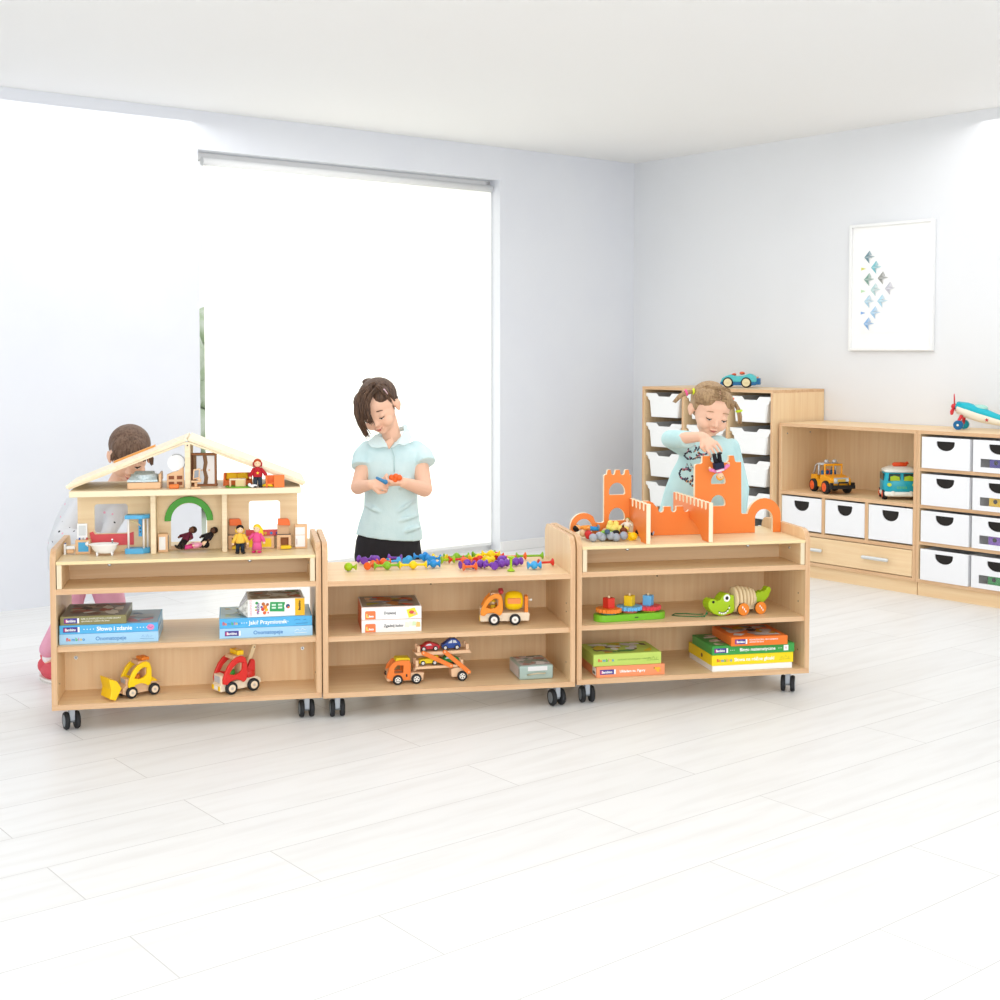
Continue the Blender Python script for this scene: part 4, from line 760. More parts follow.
MB().box(-.016, -.010, 0, .016, .012, .006, m_b).cyl((0, 0, .006), (0, 0, .022), .005, m_b, n=10).box(-.016, -.012, .022, .018, .014, .027, m_b).cyl((.010, -.002, .027), (.014, -.002, .034), .006, m_b, n=10).build('vanity_table', t, bev=.0015)
MB().prism([(-.010, .030), (.012, .034), (.014, .068), (-.008, .064)], 'y', .004, .009, m_b).prism([(-.006, .035), (.009, .038), (.010, .063), (-.004, .060)], 'y', .003, .0042, mat('8D9298', .2)).build('vanity_mirror', t, bev=.0005)
RUG = tag(MB().cyl((0, 0, 0), (0, 0, .0025), .052, mat('7FC040', .8), n=36).build('toy_rug', None, H(.612, .106, 1), F1), 'round lime green toy rug on the right of the attic floor', 'toy rug')
t = thing('toy_sofa', 'orange toy sofa with two yellow cushions on the green attic rug', 'toy sofa', H(.604, .138, 1)+Vector((0, 0, .0027)), F1)
so = mat('E8702A', .5)
MB().box(-.050, 0, 0, .046, .036, .016, so).box(-.050, .028, .016, .046, .038, .040, so).box(-.050, 0, 0, -.043, .036, .040, so).box(.039, 0, 0, .046, .036, .034, so).build('sofa_frame', t, bev=.0015)
for x, r_ in ((-.024, .1), (.016, -.15)): q = MB().box(-.018, 0, 0, .018, .008, .024, mat('F0BC18', .7)).xf(Matrix.Translation((x, .012, .018)) @ Matrix.Rotation(-.35, 4, 'X') @ Matrix.Rotation(r_, 4, 'Y')).build('cushion', t, bev=.003, seg=2)
t = thing('toy_coffee_table', 'toy wooden coffee table in front of the orange attic sofa', 'toy table', H(.600, .082, 1)+Vector((0, 0, .0027)), F1)
MB().box(-.026, 0, .022, .028, .030, .026, CREAM).box(.022, 0, 0, .028, .030, .022, m_b).box(-.026, 0, 0, -.020, .030, .022, m_b).box(-.006, .0, 0, .022, .003, .022, mat('E8CB96', .5)).build('table_body', t, bev=.001)
t = thing('toy_armchair', 'orange toy armchair at the right end of the dollhouse attic', 'toy armchair', H(.725, .058, 1), F1+.05); t.scale = (1, .62, 1)
MB().box(-.030, 0, 0, -.024, .040, .040, so).box(-.003, -.004, 0, .032, .001, .042, mat('EE7A33', .45)).box(-.024, .004, .010, .030, .036, .016, so).box(-.024, .034, 0, .030, .040, .040, so).build('chair_frame', t, bev=.001)
tag(MB().ell((0, 0, .006), (.014, .008, .006), mat('F4F4F2', .7)).ell((-.014, .002, .010), .006, mat('F4F4F2', .7)).ell((-.018, .002, .008), .0025, BLACK, 8).build('toy_dog', None, H(.655, .062, 1), F1+.3), 'tiny white toy dog at the feet of the red-jumper doll', 'toy dog')
tag(MB().tube([(-.018, 0, .004), (0, 0, .010), (.012, 0, .007), (.02, 0, .003)], (.003, .006, .005, .002), YEL, 10).build('toy_banana', None, H(.700, .066, 1), F1-.1), 'yellow banana-shaped toy piece beside the tiny white dog', 'toy food')
# ground floor furniture
t = thing('toy_toilet', 'white toy toilet with wooden bowl at the left end of the dollhouse', 'toy toilet', H(.040, .150), F1)
MB().box(-.014, -.004, 0, -.007, .022, .036, WHITE).build('cistern', t, bev=.002); MB().cyl((-.010, .008, .036), (-.010, .008, .039), .003, mat('4A6AA8', .4), n=10).build('flush_button', t)
MB().box(-.006, .0, .004, .018, .020, .018, m_b).build('bowl', t, bev=.003); MB().box(-.007, -.002, .018, .022, .022, .028, WHITE).build('seat_lid', t, bev=.003, seg=2)
t = thing('toy_washstand', 'toy washstand with light blue door and tall white mirror in the dollhouse', 'toy washstand', H(.086, .158), F1)
MB().box(-.024, 0, 0, .026, .030, .048, m_b).build('cabinet_body', t, bev=.002); MB().box(-.014, -.0012, .008, .019, 0, .040, mat('4FAEE0', .4)).build('cabinet_door', t)
MB().box(-.018, .008, .048, .015, .013, .102, WHITE).box(-.013, .0072, .062, .010, .0082, .096, mat('D5DADB', .2)).build('mirror', t, bev=.001)
q = MB()
for x, c in ((-.010, '3A5FA8'), (.002, 'B8BCC0'), (.014, 'C8303A')): q.cyl((x, .004, .048), (x, .004, .055), .003, mat(c, .3), n=10)
q.build('taps', t)
t = thing('toy_bathtub', 'white toy roll-top bathtub with feet in the dollhouse', 'toy bathtub', H(.160, .112), F1)
q = MB(); W2_ = mat('F8F8F7', .25)
q.loft([((.004, 0, .008), .022, .014), ((.003, 0, .012), .030, .018), ((.001, 0, .024), .039, .023), ((0, 0, .034), .043, .026), ((-.002, 0, .038), .050, .029), ((-.002, 0, .041), .050, .029), ((-.002, 0, .041), .043, .023), ((0, 0, .028), .036, .019), ((.002, 0, .014), .026, .012)], W2_, 28)
for x in (-.022, .026): q.cyl((x, -.013, .012), (x+.001, -.014, 0), .004, W2_, .003, n=8); q.cyl((x, .013, .012), (x+.001, .014, 0), .004, W2_, .003, n=8)
q.tube([(-.050, 0, .040), (-.060, 0, .041)], (.010, .004), W2_, 8); q.build('tub', t); MB().tube([(.026, .018, .040), (.026, .018, .050), (.026, .010, .052)], .003, CHROME, 8).build('tap', t)
t = thing('toy_shower', 'toy shower cabin with light blue base, roof and column', 'toy shower', H(.266, .142), F1)
hexa = lambda s: [(-.040*s, -.012*s), (.018*s, -.018*s), (.042*s, .004*s), (.040*s, .028*s), (-.036*s, .028*s)]
MB().prism(hexa(1), 'z', 0, .018, LBLUE).build('base', t, bev=.0015); MB().prism(hexa(1), 'z', .118, .131, LBLUE).build('roof', t, bev=.0015)
cl = mat('F6F0EA', .2)
for x, y in ((-.028, -.006), (.022, -.009), (.034, .010)): MB().cyl((x, y, .018), (x, y, .118), .0036, cl, n=12).build('shower_post', t)
MB().box(.004, .006, .056, .016, .011, .118, mat('3F9FD8', .35)).cyl((.010, .005, .072), (.010, .006, .072), .0028, BLACK, n=8).cyl((.010, .005, .084), (.010, .006, .084), .0028, BLACK, n=8).build('shower_column', t, bev=.001)
MB().tube([(-.030, -.004, .116), (.002, 0, .102), (.012, .002, .092)], .002, mat('E8D09A', .4), 6).build('shower_hose', t)
t = thing('toy_washing_machine', 'small white-fronted toy appliance beside the shower in the dollhouse', 'toy appliance', H(.352, .152), F1)
MB().box(-.018, 0, 0, .014, .030, .062, m_b).build('body', t, bev=.001); MB().box(-.015, -.001, .008, .006, 0, .052, WHITE).box(.0145, .001, .008, .0152, .028, .054, mat('5A5F68', .4)).build('front_door', t)
def stove(u, v, lab):
    t = thing('toy_stove', lab, 'toy stove', H(u, v), F1)
    MB().prism([(-.024, 0), (.024, 0), (.024, .048), (-.024, .048)], 'y', 0, .030, m_b, m_b, [[(-.012, .010), (.016, .010), (.016, .040), (-.012, .040)]]).box(-.024, .026, 0, .024, .03, .048, mat('A86A3C', .6)).box(-.024, 0, .0478, .024, .030, .0486, mat('6E6A66', .4)).build('stove_body', t)
    MB().prism([(-.012, .002), (.022, .002), (.026, .008), (.020, .013), (-.010, .013)], 'y', -.016, .004, mat('F6CE12', .35)).build('oven_door', t, bev=.001)
    MB().box(-.022, .020, .049, .018, .024, .084, mat('DDB58C', .5)).build('splashback', t); MB().prism([(-.020, .082), (.022, .080), (.020, .096), (.014, .104), (-.020, .104)], 'y', .004, .024, mat('EE6E28', .35)).build('range_hood', t, bev=.001)
stove(.592, .172, 'toy stove with orange hood behind the dark-haired doll'); stove(.757, .150, 'toy stove with orange hood and open yellow oven door beside toy fridge')
t = thing('toy_sink_unit', 'toy kitchen sink unit with yellow door at the middle of the kitchen', 'toy sink unit', H(.694, .168), F1)
MB().box(-.066, 0, 0, .030, .028, .042, m_b).build('cabinet_body', t, bev=.001); MB().box(-.056, -.0012, .006, -.022, 0, .036, YEL).build('cabinet_door', t); MB().box(-.012, -.0012, .006, .020, 0, .036, mat('F6CE12', .35)).build('cabinet_door', t)
t = thing('toy_fridge', 'white toy fridge with wooden case at the right end of the dollhouse', 'toy fridge', H(.817, .150), F1)
MB().box(-.022, 0, 0, .020, .030, .082, m_b).build('fridge_case', t, bev=.001); MB().box(-.021, -.0015, .006, .012, 0, .046, WHITE).box(-.021, -.0015, .0475, .012, 0, .074, WHITE).build('fridge_doors', t, bev=.0005); MB().cyl((-.016, -.003, .014), (-.016, -.003, .034), .0012, mat('D8B8B0', .4), n=6).build('door_handle', t)

# ------------------------------------------------------------------ small dolls
def doll(name, label, loc, rz, shirt, pants, hair, skin='F2CDA6', s=1.0, tilt=0, roll=0, dress=False, long_hair=False, star=False, shoes='2A2622', arms=(.3, .3), cat='toy doll', hood=None):
    t = thing(name, label, cat, loc, rz); t.rotation_euler = (tilt, roll, rz); t.scale = (s,)*3
    ms, mp, mh, mk = mat(shirt, .8), mat(pants, .8), mat(hair, .9), mat(skin, .6)
    if dress: MB().loft([((0, 0, .010), .018, .013), ((0, 0, .030), .015, .011), ((0, 0, .046), .010, .008)], mp, 16).build('skirt', t)
    else:
        for sd in (-1, 1): MB().loft([((sd*.0085, 0, .004), .0065, .0065), ((sd*.008, 0, .020), .0072, .007), ((sd*.006, 0, .040), .0085, .008)], mp, 12).build('trouser_leg', t)
    for sd in (-1, 1): MB().ell((sd*.010, -.005, .004), (.0075, .011, .004), mat(shoes, .5), 12).build('shoe', t)
    MB().loft([((0, 0, .036), .015, .010), ((0, 0, .042), .0165, .011), ((0, 0, .056), .0145, .010), ((0, 0, .066), .009, .008), ((0, 0, .070), .006, .006)], ms, 16).build('jumper', t)
    for sd, a in ((-1, arms[0]), (1, arms[1])):
        e = (sd*(.014+.020*math.sin(a)), -.004, .062-.024*math.cos(a)); MB().cap((sd*.013, 0, .062), .0055, e, .006, ms, 10).build('sleeve', t); MB().ell((e[0]+sd*.002*math.sin(a), e[1]-.002, e[2]-.007), .0045, mk, 8).build('hand', t)
    MB().ell((0, 0, .081), (.0115, .011, .0125), mk, 16).build('head', t)
    q = MB().ell((0, .0035, .085), (.0135, .0125, .0125), mh, 14)
    if long_hair: q.loft([((0, .006, .092), .010, .008), ((.004, .008, .080), .015, .010), ((.008, .008, .060), .013, .009), ((.012, .006, .044), .006, .005)], mh, 12)
    if hood: q.loft([((0, .006, .070), .015, .008), ((0, .007, .082), .0165, .010), ((0, .007, .092), .010, .008)], mat(hood, .8), 12)
    q.build('hair', t)
    MB().ell((-.0045, -.0105, .083), .0012, BLACK, 6).ell((.0045, -.0105, .083), .0012, BLACK, 6).build('eyes', t)
    if star: MB().prism([((.0055 if k % 2 == 0 else .0023)*math.sin(k*PI/5), .050+(.0055 if k % 2 == 0 else .0023)*math.cos(k*PI/5)) for k in range(10)], 'y', -.0125, -.0105, YEL).build('star', t)
    return t
doll('toy_doll', 'doll in red jumper with gold star standing in the dollhouse attic', H(.668, .068, 1), F1, 'B81F2C', '2A3440', 'B8481E', s=1.0, star=True, arms=(.5, .7), hood='B81F2C')
doll('toy_doll', 'black-haired doll in yellow jumper standing on the dollhouse ground floor', H(.608, .068), F1+.1, 'EFC04A', '1F2A38', '16120F', s=1.0, arms=(.5, .5), hood='EFC04A')
doll('toy_doll', 'blonde doll in pink dress with yellow scarf on the dollhouse ground floor', H(.664, .078), F1-.3, 'E8558F', 'E8609A', 'F4D22A', s=1.0, dress=True, long_hair=True, shoes='E03A78', arms=(.8, .6))
doll('toy_doll', 'doll in maroon jumper lying in the green-arched doorway', H(.402, .160)+Vector((0, 0, .008)), F1-.9, '6A1F38', '241A1C', '3A2418', '6E4630', s=1.0, tilt=-.75, arms=(1.0, 1.0))
doll('toy_doll', 'doll in pink and white lying in front of the arched doorway', H(.415, .130)+Vector((0, 0, .016)), F1-1.35, 'F2A8C4', 'E04A8C', '181414', 'F2CDA6', s=.95, tilt=-1.45, shoes='181414', arms=(.6, .6))
doll('toy_doll', 'dark-haired doll in black lying behind the maroon doll in the doorway', H(.452, .215)+Vector((0, 0, .012)), F1-.9, '221C20', '1C181A', '2A1C14', '5A3A28', s=.95, tilt=-.8, arms=(.9, .4)).location = H(.474, .150)+Vector((0, 0, .012))

# ------------------------------------------------------------------ orange castle on the right riser
def castle():
    t = thing('toy_castle', 'orange painted wooden castle of slotted boards on the right unit', 'toy castle', W(3, 0, 0, ZI+.0004), FR[3][2])
    ce = mat('F8E6C6', .5); OR = mat('F0863C', .42)
    mer = lambda a, b, zt, zb, n, g=.5: [p for k in range(n) for p in (lambda x0, x1: [(x0, zb), (x0, zt), (x1, zt), (x1, zb)])(a+(b-a)*(k+0.0)/(n-1+g)*1.0, a+(b-a)*(k+g)/(n-1+g))]
    def notch(xa, xb, z0, z1, n=5): r = (xb-xa)/2; return [(xa, z1)] + [(xa+r-r*math.cos(PI*k/n), z0+r*.0 + (-(math.sin(PI*k/n))*min(r, z1-z0)*1.0) + 0*(z1-z0)) for k in range(n+1)] + [(xb, z1)]
    o = [(.033, 0)] + [(.033, .040)] + [(.084-.051*math.cos(a*PI/12), .040+.051*math.sin(a*PI/12)) for a in range(1, 10)] + [(.128, .056), (.138, .053), (.156, .053), (.161, .058), (.161, .226), (.165, .230), (.171, .231), (.175, .248), (.186, .248)]
    o += notch(.188, .203, .236, .246)[1:-1] + [(.205, .247), (.221, .247)] + notch(.223, .240, .236, .246)[1:-1] + [(.242, .247), (.255, .247), (.259, .229), (.265, .228), (.266, .127)]
    o += [(.302, .128), (.335, .129), (.350, .122), (.362, .106)]
    for a, b in ((.370, .392), (.419, .441), (.468, .490)): o += notch(a, b, .096, .107)
    o += [(.513, .107), (.513, .258), (.518, .263), (.536, .264), (.541, .268), (.542, .293), (.571, .293), (.573, .276), (.580, .268), (.639, .267), (.646, .276), (.647, .293), (.665, .293), (.671, .271), (.676, .268), (.695, .268), (.697, .076), (.702, .072), (.722, .072)]
    o += [(.789-.067*math.cos(a*PI/14), .060+.070*math.sin(a*PI/14)) for a in range(2, 15)] + [(.856, 0), (.824, 0), (.824, .052)] + [(.788+.036*math.cos(a*PI/12), .052+.037*math.sin(a*PI/12)) for a in range(1, 13)] + [(.752, 0), (.115, 0), (.115, .038)] + [(.084+.031*math.cos(a*PI/10), .038+.031*math.sin(a*PI/10)) for a in range(1, 11)] + [(.053, 0)]
    hm = lambda cx, z0, w, h: [(cx-w+.004, z0), (cx+w-.004, z0), (cx+w, z0+.005)] + [(cx+w*math.cos(a*PI/10), z0+.010+(h-.010)*math.sin(a*PI/10)) for a in range(11)] + [(cx-w, z0+.005)]
    MB().prism(o, 'y', .220, .238, OR, ce, [hm(.2105, .155, .031, .045), hm(.2105, .060, .031, .047), hm(.605, .187, .029, .042), hm(.605, .104, .029, .042)]).build('main_wall', t, bev=.0012)
    def perp(x, v0, v1, vs, lab):
        h = .142; p = [(v0, 0), (v0, h), (v0+.022, h)]; n = int((v1-v0-.03)/.040)
        for k in range(n):
            a = v0+.024+(v1-v0-.03)*k/n; st = (v1-v0-.03)/n; p += [(a, h), (a, h-.018)] + [(a+.009-.009*math.cos(PI*j/4), h-.018-.009*math.sin(PI*j/4)) for j in range(1, 4)] + [(a+.018, h-.018), (a+.018, h), (a+st*.98, h)]
        p += [(v1, h), (v1, .0)] + ([(v1-.03, 0), (v1-.05, .04), (v1-.10, .055), (.245, .060)] if v1 > .3 else []) + [(.215, .062), (.170, .055), (.120, .035), (.085, .010), (.075, 0)]
        MB().prism(p, 'x', x, x+.016, OR, ce).build('cross_wall', t, bev=.0012)
    perp(.257, .012, .219, 0, ''); perp(.489, .008, .398, 0, '')
castle()
def HC(u, v): return W(3, u, v, ZI+.0006)
a3 = FR[3][2]
doll('toy_doll', 'doll with orange shirt and blue trousers lying at left end of castle figures', HC(.128, .275)+Vector((0, 0, .030)), a3+1.45, 'F09A3C', '2A92D0', '1A1614', 'F2B070', s=1.0, tilt=-1.5, shoes='6F8FA8', arms=(1.2, .2)).location = HC(.135, .192)+Vector((0, 0, .034))
for u, v, rz, c, lab in ((.095, .125, .4, 'A6ADB8', 'grey-booted toy figure with red top, leftmost in the front of the castle pile'), (.142, .128, -.2, 'A6ADB8', 'grey-booted toy figure with green top in the front of the castle pile'), (.186, .118, .1, 'A0A8B4', 'grey-booted black toy figure under the yellow animal')):
    t = thing('toy_figure', lab, 'toy figure', HC(u, v), a3+rz); t.scale = (1.22,)*3; g = mat(c, .4); body = {'.4': 'C82A2A', '-.2': '8CC84A', '.1': '20242C'}[str(rz).replace('0.', '.')]
    for dx, dz in ((-.012, .012), (.012, .016)): MB().ell((dx, -.012, dz), .0125, g, 16).build('boot', t)
    MB().cap((-.008, .012, .016), .012, (.006, .034, .018), .011, mat(body, .7), 12).build('body', t); MB().ell((.002, .052, .018), .012, mat('E8C8A0' if rz != .1 else '2A2A2E', .6), 14).build('head', t)
t = thing('toy_sheep', 'pale yellow fluffy toy animal lying on top of the figures by the castle', 'toy animal', HC(.190, .165)+Vector((0, 0, .028)), a3-.3); yl = mat('F6E27A', .9, bump=.6, bscale=200)
q = MB(); random.seed(8)
for k in range(16): q.ell((random.uniform(-.024, .018), random.uniform(-.010, .012), random.uniform(.004, .030)), random.uniform(.010, .014), yl, 10)
q.build('fleece', t); MB().ell((.034, -.004, .010), (.014, .009, .009), yl, 12).build('head', t); MB().ell((.026, -.012, .020), .004, BLACK, 8).build('eye', t)
t = thing('toy_duck', 'bright yellow toy creature lying at the right end of castle figures', 'toy animal', HC(.236, .115), a3); q = MB().ell((.004, 0, .015), (.017, .015, .015), YEL, 16)
for k in range(6): a = 2.2+k*.45; q.cyl((.004+.012*math.cos(a), 0, .014+.012*math.sin(a)), (.004+.030*math.cos(a), -.004, .012+.022*math.sin(a)), .005, YEL, .0015, n=8)
q.build('body', t)
tag(MB().ell((0, 0, .013), (.015, .013, .012), mat('7A3A18', .6), 14).build('toy_ball', None, HC(.215, .150)+Vector((0, 0, .020)), a3), 'brown round toy head piece between the yellow animals', 'toy ball')
doll('toy_doll', 'white doll with green hat lying by the left castle cross wall', HC(.228, .165)+Vector((0, 0, .022)), a3-.5, 'F2EFE0', 'EDEAD8', '5FB02C', 'F0D8B8', s=.62, tilt=-.55, shoes='8CC03A', arms=(.9, .9))
doll('toy_doll', 'green and light blue doll lying across the middle of castle figures', HC(.158, .155)+Vector((0, 0, .016)), a3+2.8, '9BD05A', '8FD0E0', '4A5F7A', 'A8D86A', s=.75, tilt=-1.2, arms=(.2, .2))
doll('toy_doll', 'black and grey doll lying behind the left castle cross wall', HC(.335, .165)+Vector((0, 0, .012)), a3+1.2, '1E2026', '16181C', '20242A', 'C8D0DC', s=.7, tilt=-1.4, shoes='A8B4C8', arms=(.5, .9))

# ------------------------------------------------------------------ plastic vehicles on the wall units
def big_wheel(t, x, y, r, sd, hub, w=.018, n=24, hr=.68):
    q = MB().lathe([(r*.5, -w/2), (r*.92, -w/2), (r, -w*.3), (r, w*.3), (r*.92, w/2), (r*.5, w/2)], mat('1F1F22', .6), (0, 0, 0), (0, 1, 0), n); q.cyl((0, sd*w*.3, 0), (0, sd*w*.55, 0), r*hr, mat(hub, .4), n=20); q.ell((0, sd*w*.55, 0), (r*.25, .003, r*.25), mat(hub, .4), 10); return q.build('wheel', t, (x, y, r))
def jeep():
    t = thing('toy_jeep', 'yellow plastic toy jeep with orange wheels on the low cabinet shelf', 'toy car', W('r', .252, .135, .4685), RA+math.radians(-2)); t.rotation_euler[2] = RA + math.radians(155); t.scale = (1.2,)*3
    # front looks to -x
    Y_ = mat('F5A81C', .32); w = .050
    body = [(-.100, .030), (-.082, .030), (-.078, .050), (-.064, .060), (-.048, .058), (-.038, .036), (-.032, .026), (.030, .026), (.036, .042), (.046, .056), (.062, .058), (.078, .046), (.084, .030), (.094, .034), (.096, .078), (.046, .080), (.040, .060), (.008, .060), (.002, .082), (-.030, .084), (-.094, .074), (-.102, .060)]
    MB().prism(body, 'y', -w, w, Y_).build('body', t, bev=.005, seg=3)
    MB().box(-.030, -w+.004, .082, -.022, -w+.012, .128, Y_).box(-.030, w-.012, .082, -.022, w-.004, .128, Y_).box(-.030, -w+.004, .124, -.020, w-.004, .134, Y_).box(-.030, -.004, .082, -.024, .004, .128, Y_).build('windscreen_frame', t, bev=.003, seg=2)
    g = mat('C9CCD0', .3, .3); q = MB()
    for sd in (-1, 1): q.tube([(.082, sd*.042, .078), (.062, sd*.042, .122), (.040, sd*.042, .130), (-.020, sd*.042, .131)], .0045, g, 8).tube([(.034, sd*.042, .078), (.030, sd*.042, .130)], .0045, g, 8)
    q.tube([(.040, -.042, .130), (.040, .042, .130)], .0045, g, 8); q.build('roll_bar', t)
    for y in (-.020, .020): MB().ell((.0, y, .142), (.010, .012, .010), g, 14).cyl((.0, y, .128), (.0, y, .136), .003, g, n=8).build('roof_lamp', t)
    MB().tube([(.0, -.042, .131), (.0, .042, .131)], .003, g, 8).build('lamp_bar', t)
    MB().box(-.106, -.036, .050, -.100, .036, .076, g).box(-.1075, -.020, .056, -.1055, .020, .070, mat('E3B84A', .4)).cyl((-.108, -.030, .064), (-.104, -.030, .064), .007, mat('E8EAEC', .3), n=14).cyl((-.108, .030, .064), (-.104, .030, .064), .007, mat('E8EAEC', .3), n=14).build('grille', t, bev=.002)
    B_ = mat('1E1D1E', .5); MB().box(-.124, -.060, .026, -.104, .060, .042, B_).tube([(-.122, -.026, .040), (-.124, -.022, .056), (-.124, .022, .056), (-.122, .026, .040)], .0035, B_, 8).box(-.120, -.060, .040, -.106, -.046, .054, B_).box(-.120, .046, .040, -.106, .060, .054, B_).build('bumper', t, bev=.003, seg=2)
    MB().box(.010, -.034, .050, .030, .034, .100, mat('2A6A9A', .6)).box(.006, -.030, .050, .03, .030, .066, mat('20242A', .6)).build('seats', t, bev=.004, seg=2); MB().tube([(-.012, .022+.012*math.cos(a*PI/6), .094+.012*math.sin(a*PI/6)) for a in range(13)], .002, mat('E8561E', .4), 6).build('steering_wheel', t)
    for x in (-.060, .058):
        for sd in (-1, 1): big_wheel(t, x, sd*.052, .030, sd, 'F2602A', .022)
    return t
J = jeep()
def bus():
    t = thing('toy_camper_van', 'turquoise plastic toy camper van with white roof on the low cabinet shelf', 'toy van', W('r', .675, .165, .4685), RA)
    T_ = mat('18A6BC', .3); wd, L_ = .072, .100     # front looks to -x
    def ring(z, sx, sy, n=28):
        vs = []
        for k in range(n):
            a = 2*PI*k/n; c, s = math.cos(a), math.sin(a); e = .45; vs.append((L_*sx*math.copysign(abs(c)**e, c), wd*sy*math.copysign(abs(s)**e, s), z))
        return vs
    def hull(levels, m, name, bev=0):
        q = MB(); n = 28; vs = []
        for z, sx, sy in levels: vs += ring(z, sx, sy)
        q.add(vs, [(i*n+k, i*n+(k+1) % n, (i+1)*n+(k+1) % n, (i+1)*n+k) for i in range(len(levels)-1) for k in range(n)], m, True); q.add(vs[:n], [tuple(range(n))], m); q.add(vs[-n:], [tuple(range(n))], m); return q.build(name, t)
    hull([(.034, .98, .98), (.050, 1.02, 1.02), (.085, 1.02, 1.02), (.120, .95, .96), (.140, .88, .92)], T_, 'body')
    hull([(.018, 1.0, 1.0), (.024, 1.05, 1.05), (.036, 1.05, 1.05), (.042, 1.0, 1.0)], mat('F2F3EA', .35), 'bumper_band')
    hull([(.138, .90, .94), (.146, .93, .97), (.152, .86, .90), (.164, .55, .62), (.167, .3, .3)], mat('EFF0E8', .35), 'roof')
    MB().cap((-.030, -.018, .176), .011, (-.030, .022, .176), .011, mat('E8501E', .35), 14).cyl((-.030, -.030, .178), (-.030, -.024, .190), .005, mat('E8501E', .35), n=8).build('roof_cargo', t)
    dk = mat('203A38', .15); gn = mat('A8C414', .4)
    q = MB()
    for s in (-1, 1): q.prism([(s*.006, .096), (s*.054, .096), (s*.050, .134), (s*.006, .134)], 'x', -L_*.985, -L_*.90, dk)
    q.build('windscreens', t)
    q = MB()
    for s in (-1, 1): q.prism([(s*.008, .098), (s*.046, .098), (s*.046, .118), (s*.030, .124), (s*.010, .118)], 'x', -L_*1.0, -L_*.95, gn)
    q.build('green_seats', t)
    for s in (-1, 1):
        q = MB()
        for x in (-.066, -.020, .030): q.prism([(x, .096), (x+.034, .096), (x+.034, .132), (x, .132)], 'y', s*wd*.93, s*wd*1.0, dk)
        q.build('side_windows', t)
    for s in (-1, 1): MB().cyl((-L_*1.0, s*.050, .078), (-L_*1.05, s*.050, .078), .009, mat('C8DC3C', .3), n=18).build('headlight', t)
    q = MB()
    for k in range(7): q.box(-L_*1.035, -.018+.006*k-.0014, .058, -L_*1.02, -.018+.006*k+.0014, .070, mat('5FC07A', .4))
    q.build('vent_slots', t)
    for s in (-1, 1): MB().box(-L_*1.08, s*.036-.006, .020, -L_*1.03, s*.036+.006, .046, mat('F2F3EA', .35)).build('bumper_guard', t, bev=.002)
    for x in (-.060, .062):
        for s in (-1, 1): big_wheel(t, x, s*.064, .026, s, 'F0603A', .020)
    t.rotation_euler[2] = RA + math.radians(133); t.scale = (.95, 1.28, 1.04); return t
bus()
def convertible():
    t = thing('toy_convertible', 'turquoise toy convertible with cream wheels on top of the tray cabinet', 'toy car', W('r', -.485, .215, HT_+.0005), RA); TQ = mat('58C6CC', .3); BL = mat('1F6FA8', .35)
    low = [(-.100, .014), (.098, .014), (.112, .024), (.110, .036), (-.104, .036), (-.112, .022)]
    MB().prism(low, 'y', -.042, .042, BL).build('lower_body', t, bev=.004, seg=3)
    up = [(-.106, .034), (.104, .034), (.108, .050), (.100, .066), (.078, .080), (.060, .084), (.044, .078), (.022, .070), (-.020, .068), (-.030, .074), (-.048, .078), (-.074, .070), (-.096, .056)]
    MB().prism(up, 'y', -.046, .046, TQ).build('upper_body', t, bev=.009, seg=4)
    for x, z, r_ in ((-.030, .078, .011), (.018, .086, .013)): MB().ell((x, 0, z), (r_*1.3, .030, r_*.75), mat('E8603A', .4), 14).build('seat', t)
    MB().box(.104, -.030, .018, .126, .030, .056, BL).box(.106, -.040, .056, .112, -.026, .066, mat('E89A6A', .4)).box(.106, .026, .056, .112, .040, .066, mat('E89A6A', .4)).build('rear_bumper', t, bev=.004, seg=2)
    for x in (-.062, .046):
        for s in (-1, 1): big_wheel(t, x, s*.044, .031, s, 'EADFB4', .018, hr=.76)
    t.rotation_euler[2] = math.radians(-16); return t
HT_ = 1.0304
convertible()
